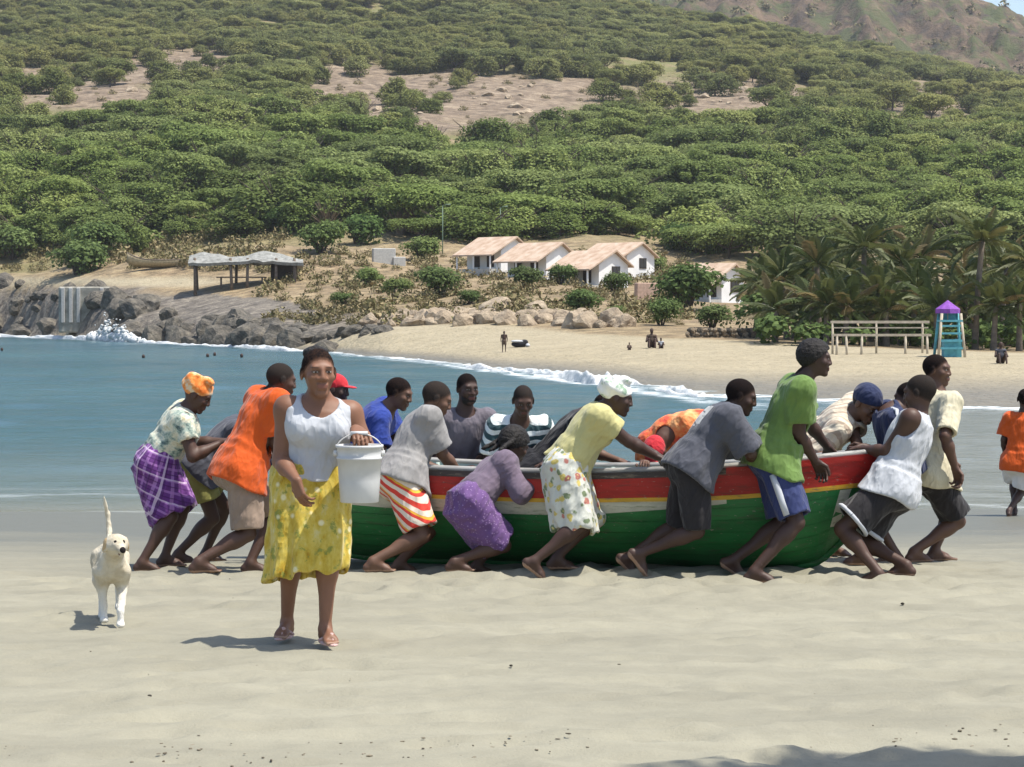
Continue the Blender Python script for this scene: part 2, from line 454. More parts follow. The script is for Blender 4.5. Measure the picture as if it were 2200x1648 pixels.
# breaking surf along the far waterline: a lumpy white ridge
t = NT('foam'); p = t.pos()
n = t.noise(p, 1.4, 6, 0.65)
t.bump(n, 0.8, 0.3)
M_FOAM = t.done(t.ramp(n, [(0.35, (0.46, 0.50, 0.51)), (0.55, (0.66, 0.67, 0.66))]), 0.8, 0.3)
def surf(u0, u1, off, hgt, wid, seed, du=2.0):
    uu = np.arange(u0, u1, du); cr = np.linspace(-1, 1, 11); V = []
    f = (uu - u0) / (u1 - u0)
    taper = np.clip(np.minimum(f, 1 - f) * 8, 0, 1)
    wl = np.interp(uu, _UK, _CT[:, 0, 0])
    amp = np.clip(0.6 + 0.6 * fbm(uu / 70 + seed, seed * 1.7, 0.0, 2), 0.15, 1.2)
    for j, c in enumerate(cr):
        Yc = wl - off + c * wid * (0.6 + 0.5 * amp) + 0.8 * vnoise(uu / 22, seed)
        Z = -0.06 + hgt * amp * taper * (1 - c * c) * (1 + 0.35 * vnoise(uu / 9, c * 2.5, seed)) * (1.15 - 0.35 * c)
        V.append(np.stack([(uu - W_PX / 2) / FPX * Yc, Yc, Z], 1))
    V = np.stack(V, 1)
    return V.reshape(-1, 3), grid_faces(len(uu), len(cr))
for (u0, u1, off, hgt, wid, sd) in ((-150, 700, 4.2, 0.30, 1.3, 1.0), (620, 1660, 1.8, 0.20, 1.1, 2.0), (980, 1400, 5.0, 0.32, 1.6, 3.3), (1240, 1640, 3.4, 0.18, 1.1, 4.4)):
    V, F = surf(u0, u1, off, hgt, wid, sd)
    tag(link('breaking_wave', mesh_np('breaking_wave', V, F), M_FOAM), 'white breaking surf along the far shore', 'surf', kind='stuff')
# spray thrown up against the rocks
ico = bmesh.new(); bmesh.ops.create_icosphere(ico, subdivisions=1, radius=1.0)
IV = np.array([v.co[:] for v in ico.verts]); IF = np.array([[v.index for v in f.verts] for f in ico.faces]); ico.free()
V, F = [], []
for k in range(520):
    big = k < 380
    u = RNG.normal(242, 26 if big else 34)
    hmax = 3.0 * math.exp(-((u - 238) / 40) ** 2)
    Yc = np.interp(u, _UK, _CT[:, 0, 0]) - RNG.uniform(2.6, 4.8)
    z = abs(RNG.normal(0, 0.22 if big else 0.40)) * hmax
    r = RNG.uniform(0.18, 0.42) * (1.1 - min(0.6, z / 2)) if big else RNG.uniform(0.03, 0.10)
    V.append(IV * r * RNG.uniform(0.7, 1.3, 3) + [X_at(u, Yc), Yc, z]); F.append(IF + len(IV) * k)
tag(link('sea_spray', mesh_np('sea_spray', np.concatenate(V), np.concatenate(F)), M_FOAM), 'white spray bursting against the dark headland rocks', 'spray', kind='stuff')
# ------------------------------------------------------------------ where a photo place meets the land
_LU = np.arange(-400, 2601, 10.0); _LY = np.arange(100.0, 900.0, 1.0)
_LUU, _LYY = np.meshgrid(_LU, _LY, indexing='ij')
_LPY = HORIZON - FPX * (ground((_LUU - W_PX / 2) / FPX * _LYY, _LYY) - CAM_Z) / _LYY
def land_hit(u, py, Ymin=100):
    row = _LPY[int(np.clip(round((u + 400) / 10), 0, len(_LU) - 1))]
    k = np.nonzero((row <= py) & (_LY >= Ymin))[0]
    Y = float(_LY[k[0]]) if len(k) else 880.0
    X = X_at(u, Y)
    return X, Y, gz(X, Y)

# ------------------------------------------------------------------ foliage
def leaf_material(name, dark, light, rough=0.65, yscale=True):
    t = NT(name); p = t.pos()
    oi = t.n('ShaderNodeObjectInfo').outputs
    lf = t.attr('leaf')
    c = t.mix(lf, dark, light)
    # drier, more olive crowns higher on the slope, and crown to crown variation
    y = t.sep(oi['Location'])[1]
    dry = t.ramp(t.math('DIVIDE', y, 1000.0), [(0.33, 0.0), (0.54, 0.92)])
    dry = t.math('ADD', dry, t.math('MULTIPLY', t.math('SUBTRACT', oi['Random'], 0.5), 0.75), clamp=True)
    c = t.mix(dry, c, t.mix(lf, (0.160, 0.162, 0.052), (0.310, 0.305, 0.110)))
    pt = t.noise(t.map(oi['Location'], (0.022, 0.022, 0)), 1.0, 3)
    c = t.mix(t.ramp(pt, [(0.42, 0.0), (0.62, 0.55)]), c, t.mix(lf, (0.125, 0.152, 0.056), (0.250, 0.285, 0.122)))
    hv = t.n('ShaderNodeHueSaturation', {'Hue': 0.5, 'Saturation': 1.0, 'Value': t.math('ADD', 0.72, t.math('MULTIPLY', oi['Random'], 0.56)), 'Color': c}).outputs[0]
    m = t.done(hv, rough, 0.06)
    tr = t.n('ShaderNodeBsdfTranslucent', {'Color': hv})
    mx = t.n('ShaderNodeMixShader', {0: 0.35})
    t.t.links.new(t.p.outputs[0], mx.inputs[1]); t.t.links.new(tr.outputs[0], mx.inputs[2])
    t.t.links.new(mx.outputs[0], t.out.inputs[0])
    return m
M_LEAF = leaf_material('acacia_leaf', (0.125, 0.168, 0.042), (0.240, 0.312, 0.090))
M_BUSH = leaf_material('bush_leaf', (0.060, 0.108, 0.030), (0.140, 0.215, 0.064))
M_BARK = mat_plain('bark', (0.085, 0.065, 0.05), 0.9, 0.4, 3.0, 0.5)
M_TWIG = mat_plain('dry_twig', (0.22, 0.17, 0.12), 0.9, 0.35, 3.0, 0.3)

def leaf_cloud(name, blobs, n, size, flat=0.5, rng=RNG, shell=False):
    """many small leaf faces spread over and inside a set of ellipsoid clumps"""
    vol = np.array([b[1][0] * b[1][1] for b in blobs]); vol = vol / vol.sum()
    which = rng.choice(len(blobs), n, p=vol)
    C = np.array([b[0] for b in blobs])[which]; R = np.array([b[1] for b in blobs])[which]
    d = rng.normal(size=(n, 3)); d /= np.linalg.norm(d, axis=1)[:, None]
    d[:, 2] = np.where(rng.random(n) < 0.72, np.abs(d[:, 2]), d[:, 2])
    rad = rng.random(n) ** 0.33 * (1 + 0.10 * rng.normal(size=n))
    if shell: rad = 1 - 0.30 * rng.random(n) ** 1.6 + 0.05 * rng.normal(size=n)
    P = C + d * R * rad[:, None]
    nrm = d * np.array([1, 1, 1.2]) + np.array([0, 0, 0.9]) + 0.5 * rng.normal(size=(n, 3)); nrm /= np.linalg.norm(nrm, axis=1)[:, None]
    a = np.cross(nrm, rng.normal(size=(n, 3))); a /= np.linalg.norm(a, axis=1)[:, None]
    b = np.cross(nrm, a)
    s = size * rng.uniform(0.55, 1.35, n)[:, None]
    V = np.stack([P - a * s * 0.5 - b * s * 0.18, P + b * s * 0.42 - a * s * 0.1, P + a * s * 0.55, P - b * s * 0.45 + a * s * 0.05], 1).reshape(-1, 3)
    F = np.arange(4 * n).reshape(-1, 4)
    me = mesh_np(name, V, F, smooth=False)
    lf = np.repeat(rng.random(n), 4).astype(np.float32)
    at_ = me.attributes.new('leaf', 'FLOAT', 'POINT'); at_.data.foreach_set('value', lf)
    return me

def limb_mesh(name, h, spread, nb, rng, tr=0.2, mat=None):
    mb = MB()
    base = np.array([0, 0, -0.6]); tips = []
    fork = np.array([rng.uniform(-.3, .3), rng.uniform(-.3, .3), h * 0.28])
    mb.tube([base, (base + fork) / 2 + [rng.uniform(-.12, .12), 0, 0], fork], [tr * 1.25, tr, tr * 0.85], 7)
    for k in range(nb):
        an = 2 * math.pi * (k + rng.uniform(-.3, .3)) / nb
        r = spread * rng.uniform(0.45, 0.85)
        tip = np.array([math.cos(an) * r, math.sin(an) * r, h * rng.uniform(0.62, 0.82)])
        mid = fork * 0.5 + tip * 0.5 + np.array([0, 0, -h * 0.06])
        mb.tube([fork, mid, tip], [tr * 0.6, tr * 0.4, tr * 0.15], 5)
        for q in range(2):
            t2 = tip + np.array([rng.uniform(-1, 1), rng.uniform(-1, 1), rng.uniform(.2, .7)]) * spread * 0.22
            mb.tube([mid, (mid + t2) / 2 + [0, 0, .1], t2], [tr * 0.3, tr * 0.2, tr * 0.07], 4)
        tips.append(tip)
    me = bpy.data.meshes.new(name); me.from_pydata(mb.v, [], mb.f); me.update()
    return me, tips

ACACIA = []
for k in range(10):
    rng = np.random.default_rng(100 + k)
    h, sp = rng.uniform(4.2, 5.6), rng.uniform(3.8, 5.0)
    tm, tips = limb_mesh('acacia_trunk', h, sp, 6, rng)
    tm.materials.append(M_BARK)
    if k < 8:                                            # rounded crown hanging nearly to the ground
        blobs = []
        for q in range(4 + k % 3):                       # a few uneven main domes
            an, r = rng.uniform(0, 6.28), sp * rng.uniform(0.1, 0.55); s_ = rng.uniform(.35, .62)
            blobs += [((math.cos(an) * r, math.sin(an) * r, h * rng.uniform(.22, .40)), (sp * s_, sp * s_ * rng.uniform(.8, 1.2), h * rng.uniform(.34, .58)))] * 2
        for (c0, r0) in list(blobs[::2]):
            for q in range(6):
                an, ph = rng.uniform(0, 6.28), rng.uniform(-0.1, 1.3)
                blobs.append(((c0[0] + math.cos(an) * math.cos(ph) * r0[0], c0[1] + math.sin(an) * math.cos(ph) * r0[1], max(.4, c0[2] + math.sin(ph) * r0[2] * .9)), (sp * rng.uniform(.13, .24), sp * rng.uniform(.13, .24), h * rng.uniform(.09, .17))))
    else:                                                # umbrella crown on visible limbs
        blobs = [((0, 0, h * 0.70), (sp * 0.70, sp * 0.70, h * 0.28))] * 2
        for tp in tips:
            blobs.append((tuple(tp + [0, 0, h * 0.02]), (sp * rng.uniform(.30, .46), sp * rng.uniform(.30, .46), h * rng.uniform(.13, .22))))
        for q in range(8):
            an, r = rng.uniform(0, 6.28), sp * rng.uniform(.55, .95)
            blobs.append(((math.cos(an) * r, math.sin(an) * r, h * rng.uniform(.42, .72)), (sp * rng.uniform(.16, .28), sp * rng.uniform(.16, .28), h * rng.uniform(.10, .17))))
    cm = leaf_cloud('acacia_crown', blobs, 5600, 0.30, rng=rng, shell=True)
    cm.materials.append(M_LEAF)
    ACACIA.append((tm, cm))

HOUSE_ZONE = (880, 470, 1720, 640)
pts = []
tries = 0
cell = {}
rng = np.random.default_rng(5)
cand = 0
_CY = rng.uniform(225, 860, 40001); _CU = rng.uniform(-260, 2460, 40001); _CX = (_CU - W_PX / 2) / FPX * _CY; _CZ = ground(_CX, _CY); _CD = 0.5 + 0.5 * fbm(_CX / 38, _CY / 38, 0.0, 2)
while cand < 40000:
    cand += 1
    Yt, ut, Xt, zt, dens = _CY[cand], _CU[cand], _CX[cand], _CZ[cand], _CD[cand]
    if rng.random() > (Yt / 860) ** 1.0 + 0.05: continue
    py = HORIZON - FPX * (zt - CAM_Z) / Yt
    pyc = py - FPX * 2.2 / Yt
    if Yt < 232 and not (ut < 900 and py < 520): continue
    if py > (555 if ut < 260 else 508 if ut < 900 else 516 if ut < 1460 else 548) - 8 * math.sin(ut / 90.0): continue
    skip = False
    for (cx, cy, rx, ry) in CLEAR:
        if min(((ut - cx) / (rx * 1.12)) ** 2 + ((q_ - cy) / (ry * 1.25)) ** 2 for q_ in (py, pyc, py - FPX * 4.2 / Yt)) < 1 and rng.random() < 0.96: skip = True
    if skip: continue
    if dens < 0.16 and py < 330: continue
    sc = rng.uniform(0.50, 1.22) * (1.12 if Yt < 420 else 1.0) * (0.85 if py < 120 else 1)
    rr = 2.9 * sc
    key = (int(Xt // 6), int(Yt // 6)); bad = False
    for i in (-1, 0, 1):
        for j in (-1, 0, 1):
            for (x2, y2, r2) in cell.get((key[0] + i, key[1] + j), ()):
                if (x2 - Xt) ** 2 + (y2 - Yt) ** 2 < (0.66 * (rr + r2)) ** 2: bad = True
    if bad: continue
    cell.setdefault(key, []).append((Xt, Yt, rr))
    pts.append((Xt, Yt, zt, sc, ut, py, rng.integers(0, 10), rng.uniform(0, 6.28)))
print('trees', len(pts))
inview = sorted([p for p in pts if -60 < p[4] < 2260 and p[5] > -40], key=lambda p: p[1])
single, rest = inview[:290], inview[290:] + [p for p in pts if not (-60 < p[4] < 2260 and p[5] > -40)]
def acacia(p):
    tm, cm = ACACIA[p[6]]
    r = empty('acacia_tree', (p[0], p[1], p[2] - 0.15), p[7]); r.scale = (p[3], p[3] * random.uniform(.8, 1.2), p[3] * random.uniform(.68, 1.05)); r.rotation_euler[0] = random.uniform(-.1, .1)
    u, py = p[4], p[5]
    place = ('straight above the dark headland rocks' if u < 260 else 'above the open shelter' if u < 640 else 'above the tan bank left of the houses' if u < 960 else
             'above the white houses' if u < 1420 else 'between the houses and the palm grove' if u < 1680 else 'behind the palm grove')
    row = 'front row' if py > 455 else 'second rows' if py > 400 else 'middle rows' if py > 340 else 'upper rows'
    look = ('small ' if p[3] < 0.85 else 'broad ' if p[3] > 1.1 else '')
    tag(r, f'{look}green spreading tree in the {row} {place}', 'tree', f'{look}trees in the {row} {place}')
    link('trunk', tm, None, r); link('crown', cm, None, r)
    return r
for p in single: acacia(p)
SRC = []
_seen = set()
for o in list(bpy.data.objects):
    if o.name.startswith('crown') and o.data.name not in _seen:
        _seen.add(o.data.name)
        tr = [c for c in o.parent.children if c.name.startswith('trunk')][0]
        SRC.append((o, tr))
# the rest of the wood, one mass
P = np.array([[p[0], p[1], p[2] - 0.15] for p in rest], np.float32)
me = bpy.data.meshes.new('wood'); me.vertices.add(len(P)); me.vertices.foreach_set('co', P.ravel())
for nm, arr in (('sc', [p[3] for p in rest]), ('rot', [p[7] for p in rest])):
    a_ = me.attributes.new(nm, 'FLOAT', 'POINT'); a_.data.foreach_set('value', np.array(arr, np.float32))
a_ = me.attributes.new('pick', 'INT', 'POINT'); a_.data.foreach_set('value', np.array([p[6] % len(SRC) for p in rest], np.int32))
wood = link('hillside_wood', me); tag(wood, 'olive-green wood of low spreading trees covering the upper hillside', 'wood', kind='stuff')
ng = bpy.data.node_groups.new('scatter_wood', 'GeometryNodeTree')
ng.interface.new_socket('Geometry', in_out='INPUT', socket_type='NodeSocketGeometry'); ng.interface.new_socket('Geometry', in_out='OUTPUT', socket_type='NodeSocketGeometry')
gi, go = ng.nodes.new('NodeGroupInput'), ng.nodes.new('NodeGroupOutput')
iop = ng.nodes.new('GeometryNodeInstanceOnPoints')
jn = ng.nodes.new('GeometryNodeJoinGeometry')
for crown, tr in SRC:
    j2 = ng.nodes.new('GeometryNodeJoinGeometry'); g2 = ng.nodes.new('GeometryNodeGeometryToInstance')
    for ob in (crown, tr):
        oi = ng.nodes.new('GeometryNodeObjectInfo'); oi.inputs['Object'].default_value = ob; oi.transform_space = 'ORIGINAL'
        oi.inputs['As Instance'].default_value = False
        ng.links.new(oi.outputs['Geometry'], j2.inputs[0])
    ng.links.new(j2.outputs[0], g2.inputs[0]); ng.links.new(g2.outputs[0], jn.inputs[0])
def nattr(nm, typ):
    n = ng.nodes.new('GeometryNodeInputNamedAttribute'); n.data_type = typ; n.inputs[0].default_value = nm; return n.outputs[0]
cx = ng.nodes.new('ShaderNodeCombineXYZ'); ng.links.new(nattr('rot', 'FLOAT'), cx.inputs[2])
ng.links.new(gi.outputs[0], iop.inputs['Points']); ng.links.new(jn.outputs[0], iop.inputs['Instance'])
iop.inputs['Pick Instance'].default_value = True
ng.links.new(nattr('pick', 'INT'), iop.inputs['Instance Index']); ng.links.new(cx.outputs[0], iop.inputs['Rotation']); ng.links.new(nattr('sc', 'FLOAT'), iop.inputs['Scale'])
ng.links.new(iop.outputs[0], go.inputs[0])
md = wood.modifiers.new('scatter', 'NODES'); md.node_group = ng

# shrubs around the houses and the headland
BUSH = []
for k in range(4):
    rng = np.random.default_rng(300 + k)
    blobs = [((rng.uniform(-.5, .5), rng.uniform(-.5, .5), rng.uniform(.35, .75)), (rng.uniform(.4, .7), rng.uniform(.4, .7), rng.uniform(.3, .5))) for q in range(7)]
    cm = leaf_cloud('bush_leaves', blobs, 3000, 0.105, rng=rng); cm.materials.append(M_BUSH)
    mb = MB()
    for q in range(7):
        an = q * 0.9; mb.tube([(0, 0, -0.3), (math.cos(an) * .2, math.sin(an) * .2, .3), (math.cos(an) * .5, math.sin(an) * .5, .75)], [.05, .035, .012], 4)
    tm = bpy.data.meshes.new('bush_stems'); tm.from_pydata(mb.v, [], mb.f); tm.materials.append(M_BARK)
    BUSH.append((cm, tm))
def bush(u, py, s, label, k=0, group=None, flat=1.0):
    """shrub whose foot is seen at photo (u, py): found by walking out over the land"""
    X, Y, z = land_hit(u, py, 105)
    r = empty('shrub', (X, Y, z), random.uniform(0, 6.28)); r.scale = (s, s, s * flat)
    tag(r, label, 'shrub', group)
    link('foliage', BUSH[k % 4][0], None, r); link('stem', BUSH[k % 4][1], None, r)
    return r
for i, (u, py, s, lb) in enumerate([
    (1472, 668, 3.0, 'tall round dark green shrub between the white houses and the palm grove'),
    (1256, 672, 1.5, 'rounded grey-green shrub above the pale beach rocks'),
    (1320, 632, 1.4, 'bright green shrub in front of the nearest white gable'),
    (1132, 622, 1.6, 'green shrub below the second house from the left'),
    (945, 640, 2.2, 'dark green shrub standing alone left of the houses'),
    (905, 560, 2.2, 'olive shrub left of the first white house'),
    (1205, 612, 1.4, 'low green shrub under the porch of the third house'),
    (1400, 590, 1.8, 'shrub beside the right white house'),
    (1320, 690, 0.9, 'small green shrub low on the tan bank'),
    (170, 590, 3.4, 'large dark shrub on the slope left of the open shelter'),
    (205, 560, 3.4, 'broad dark shrub above the headland path'),
    (30, 560, 3.6, 'olive shrub at the left edge above the rocks'),
    (690, 545, 3.0, 'brown-green shrub right of the open shelter'),
    (770, 525, 3.2, 'dry shrub on the slope between shelter and houses'),
    (850, 640, 1.3, 'small shrub in the scrub below the first house'),
    (790, 615, 1.5, 'small dry shrub on the tan bank'),
    (620, 500, 3.0, 'dark shrub over the tan mound behind the shelter'),
    (1470, 540, 2.8, 'grey-green shrub up-slope of the right white house'),
    (1420, 700, 1.4, 'tan shrub at the top of the far beach'),
    (1530, 705, 1.3, 'green shrub beside the low stone wall'),
    (740, 660, 1.0, 'tiny shrub among the pale rocks'),
    (1010, 655, 1.0, 'tiny shrub above the pale rock bank')]):
    bush(u, py, s, lb, i)
mbt = MB(); _r = np.random.default_rng(3)
for q in range(70):
    an, r1, hh = _r.uniform(0, 6.28), _r.uniform(.3, 1.1), _r.uniform(.6, 1.5); mid = (math.cos(an) * r1 * .4, math.sin(an) * r1 * .4, hh * .55)
    mbt.tube([(0, 0, -.2), mid, (math.cos(an) * r1, math.sin(an) * r1, hh)], [.05, .03, .01], 4); mbt.tube([mid, (mid[0] + _r.uniform(-.3, .3), mid[1] + _r.uniform(-.3, .3), mid[2] + _r.uniform(.2, .6))], [.025, .008], 3)
tw = bpy.data.meshes.new('bare_twigs'); tw.from_pydata(mbt.v, [], mbt.f); tw.materials.append(M_TWIG)
for u, py, s, lb in ((1482, 532, 2.6, 'bare pinkish-grey shrub behind the right white house'), (1545, 545, 1.8, 'small bare shrub above the lone white house'), (705, 500, 2.4, 'bare grey shrub above the tan bank'), (860, 505, 2.2, 'bare grey shrub left of the first lamp post'), (140, 470, 2.6, 'bare dark shrub at the left under the wood')):
    X, Y, z = land_hit(u, py, 150); o = link('bare_shrub', tw); o.location = (X, Y, z); o.scale = (s, s, s); o.rotation_euler = (0, 0, u); tag(o, lb, 'shrub')
def scrub(n, zone, seed, smin, smax, name, label):
    """low scrub that nobody could count"""
    rng = np.random.default_rng(seed); V, F, L = [], [], []; o = 0; made = 0
    while made < n:
        u, py0 = rng.uniform(zone[0], zone[2]), rng.uniform(zone[1], zone[3])
        X, Y, z = land_hit(u, py0, 120)
        s = rng.uniform(smin, smax); made += 1
        m = 150
        d = rng.normal(size=(m, 3)); d[:, 2] = np.abs(d[:, 2]) * 0.7; d *= (rng.random(m) ** .4 / np.linalg.norm(d, axis=1))[:, None] * s
        a = rng.normal(size=(m, 3)) * s * 0.075; b = rng.normal(size=(m, 3)) * s * 0.075
        P = d + [X, Y, z]
        V.append(np.stack([P - a, P + b, P + a, P - b], 1).reshape(-1, 3)); F.append(np.arange(4 * m).reshape(-1, 4) + o); o += 4 * m
        L.append(np.repeat(rng.random(m), 4))
    me = mesh_np(name, np.concatenate(V), np.concatenate(F), False)
    a_ = me.attributes.new('leaf', 'FLOAT', 'POINT'); a_.data.foreach_set('value', np.concatenate(L).astype(np.float32))
    return tag(link(name, me, M_SCRUB), label, 'scrub', kind='stuff')
t = NT('dry_scrub'); lf = t.attr('leaf'); c = t.ramp(lf, [(0.0, (0.10, 0.10, 0.035)), (0.45, (0.20, 0.165, 0.08)), (0.8, (0.34, 0.27, 0.15)), (1.0, (0.08, 0.10, 0.03))])
M_SCRUB = t.done(c, 0.85, 0.2)
scrub(420, (560, 545, 1480, 700), 21, 0.35, 1.1, 'dry_scrub', 'dry tan and olive scrub around the houses above the far beach')
scrub(140, (-60, 500, 620, 585), 22, 0.5, 1.5, 'headland_scrub', 'dry scrub on the headland slope round the open shelter')
scrub(700, (-60, 60, 2260, 460), 23, 0.4, 1.2, 'hillside_scrub', 'low dry scrub in the clearings of the hillside')

_rg = np.random.default_rng(51); V, F, L, o = [], [], [], 0
_ok = np.argwhere((fr > 0.05) & (fr < 1.0)); _pk = _ok[_rg.integers(0, len(_ok), 1500)]
for i_, j_ in _pk:
    s = _rg.uniform(1.2, 3.4); m = 40; d = _rg.normal(size=(m, 3)); d[:, 2] = np.abs(d[:, 2]) * .7; d *= (_rg.random(m) ** .4 / np.linalg.norm(d, axis=1))[:, None] * s
    a = _rg.normal(size=(m, 3)) * s * .14; b = _rg.normal(size=(m, 3)) * s * .14; P_ = d + [X2[i_, j_] + _rg.uniform(-3, 3), Y2[i_, j_] + _rg.uniform(-3, 3), zm[i_, j_]]
    V.append(np.stack([P_ - a, P_ + b, P_ + a, P_ - b], 1).reshape(-1, 3)); F.append(np.arange(4 * m).reshape(-1, 4) + o); o += 4 * m; L.append(np.repeat(_rg.random(m), 4))
me = mesh_np('mountain_scrub', np.concatenate(V), np.concatenate(F), False); a_ = me.attributes.new('leaf', 'FLOAT', 'POINT'); a_.data.foreach_set('value', np.concatenate(L).astype(np.float32))
tag(link('mountain_scrub', me, M_SCRUB), 'dark scrub dotting the rocky crest at upper right', 'scrub', kind='stuff')

# ------------------------------------------------------------------ rocks
t = NT('basalt'); p = t.obj()
c = t.ramp(t.noise(p, 2.2, 8, 0.72), [(0.30, (0.035, 0.032, 0.028)), (0.48, (0.105, 0.095, 0.078)), (0.62, (0.20, 0.175, 0.135)), (0.75, (0.31, 0.27, 0.20))])
t.bump(t.noise(p, 3.0, 6, 0.7), 0.9, 0.25); M_BASALT = t.done(c, 0.85, 0.3)
t = NT('pale_rock'); p = t.obj()
c = t.ramp(t.noise(p, 1.1, 7, 0.7), [(0.30, (0.15, 0.115, 0.085)), (0.5, (0.36, 0.285, 0.20)), (0.72, (0.56, 0.46, 0.33))])
t.bump(t.noise(p, 3.0, 6, 0.7), 0.9, 0.2); M_PALEROCK = t.done(c, 0.9, 0.25)
ROCK = []
for k in range(6):
    bm = bmesh.new(); bmesh.ops.create_icosphere(bm, subdivisions=3, radius=1.0)
    V = np.array([v.co[:] for v in bm.verts]); rg = np.random.default_rng(60 + k)
    for q in range(9):                                   # chop to facets
        nrm = rg.normal(size=3); nrm /= np.linalg.norm(nrm); dcut = rg.uniform(0.55, 0.85)
        ex = np.maximum(0, V @ nrm - dcut); V = V - 0.85 * ex[:, None] * nrm
    V = V * (1 + 0.13 * fbm(V[:, 0] * 2 + k * 9, V[:, 1] * 2, V[:, 2] * 2, 3))[:, None]
    F = np.array([[v.index for v in f.verts] for f in bm.faces]); bm.free()
    ROCK.append((V, F))
RMESH = {}
def boulder(X, Y, z, s, mat, label, group, k, flat=0.75, name='boulder'):
    key = (k, mat.name)
    if key not in RMESH:
        me = mesh_np('boulder', *ROCK[k], smooth=False); me.materials.append(mat); RMESH[key] = me
    o = link(name, RMESH[key]); o.location = (X, Y, z)
    o.rotation_euler = (random.uniform(-.3, .3), random.uniform(-.3, .3), random.uniform(0, 6.28))
    o.scale = (s * random.uniform(.85, 1.35), s * random.uniform(.8, 1.2), s * flat * random.uniform(.8, 1.25))
    return tag(o, label, 'rock', group)
rng = np.random.default_rng(77)
for k in range(130):                     # dark rocks of the headland
    u = rng.uniform(-80, 700); row = rng.random()
    if 118 < u < 250 and row < 0.75: continue
    wl = float(np.interp(u, _UK, _CT[:, 0, 0]))
    Y = wl + row * np.interp(u, [0, 650], [12, 10]) - 1.5
    X = X_at(u, Y); z = gz(X, Y)
    s = rng.uniform(0.8, 2.3) * np.interp(u, [0, 120, 400, 700], [0.62, 0.7, 0.8, 0.5])
    where = 'left of the pale concrete block' if u < 125 else 'beside the white spray' if u < 330 else 'below the beached hull' if u < 430 else 'below the open shelter' if u < 600 else 'right of the open shelter'
    lab = ('big ' if s > 1.7 else 'small ' if s < 1.1 else '') + ('dark boulder at the waterline ' if row < 0.4 else 'dark boulder high on the headland ') + where
    boulder(X, Y, max(z, 0) + 0.1 * s, s, M_BASALT, lab, lab.replace('boulder', 'boulders'), int(rng.integers(0, 6)))
for k in range(16):                      # low dark tongue running out onto the sand
    u = 660 + 11.5 * k + rng.uniform(-5, 5); Y = float(np.interp(u, [640, 850], [160, 141])) + rng.uniform(-1.5, 1.5)
    X = X_at(u, Y); boulder(X, Y, gz(X, Y), rng.uniform(.45, .95), M_BASALT, 'low dark rock of the tongue running out onto the far beach', 'dark rocks of the low tongue', int(rng.integers(0, 6)), 0.5)
for k in range(64):                      # pale bank behind the far beach
    u = rng.uniform(770, 1345); Y = float(np.interp(u, [770, 850, 1100, 1350], [152, 150, 144, 136])) + rng.uniform(-4, 5)
    X = X_at(u, Y)
    s = rng.uniform(0.4, 1.05) * (1.15 if 1060 < u < 1240 else 1.0)
    boulder(X, Y, gz(X, Y) + 0.1, s, M_PALEROCK, ('large' if s > 1.1 else 'small' if s < 0.75 else 'middling') + ' pale tan rock in the beach bank ' + ('near the dark tongue' if u < 900 else 'left of the houses' if u < 1060 else 'below the houses'), 'pale rocks behind the far beach', int(rng.integers(0, 6)), 0.8)
for k in range(56):                      # stones in the clearings
    cx, cy, rx, ry = CLEAR[int(rng.integers(0, 6))]
    u, py = cx + rng.uniform(-.9, .9) * rx, cy + rng.uniform(-.9, .9) * ry
    X, Y, z = land_hit(u, py, 380)
    boulder(X, Y, z, rng.uniform(0.5, 1.5), M_PALEROCK, 'tan stone lying in the ' + ('left' if cx < 300 else 'reddish upper left' if cx < 500 else 'wide central' if cx < 1300 else 'right central' if cx < 1800 else 'right') + ' bare clearing on the hillside', 'stones in the hillside clearings', int(rng.integers(0, 6)), 0.6, 'stone')

# ------------------------------------------------------------------ houses
t = NT('white_plaster'); p = t.obj(); c = t.ramp(t.noise(p, 1.2, 6), [(0.3, (0.70, 0.69, 0.66)), (0.6, (0.80, 0.795, 0.78))]); M_WHITE = t.done(c, 0.85, 0.2)
t = NT('roof_tile'); p = t.obj()
c = t.ramp(t.noise(p, 1.6, 6), [(0.3, (0.38, 0.26, 0.18)), (0.5, (0.48, 0.355, 0.26)), (0.7, (0.55, 0.44, 0.34))])
M_ROOF = t.done(c, 0.85, 0.2)
M_DARKWOOD = mat_plain('dark_wood', (0.06, 0.045, 0.035), 0.8, 0.3)
M_GLASS = mat_plain('window_glass', (0.03, 0.035, 0.04), 0.15, 0.1, 3, 0, 0.6)
M_GREYPLASTER = mat_plain('grey_plaster', (0.42, 0.41, 0.38), 0.85, 0.15)  # mottled grey for porch floors, the ruined wall and the quay piers
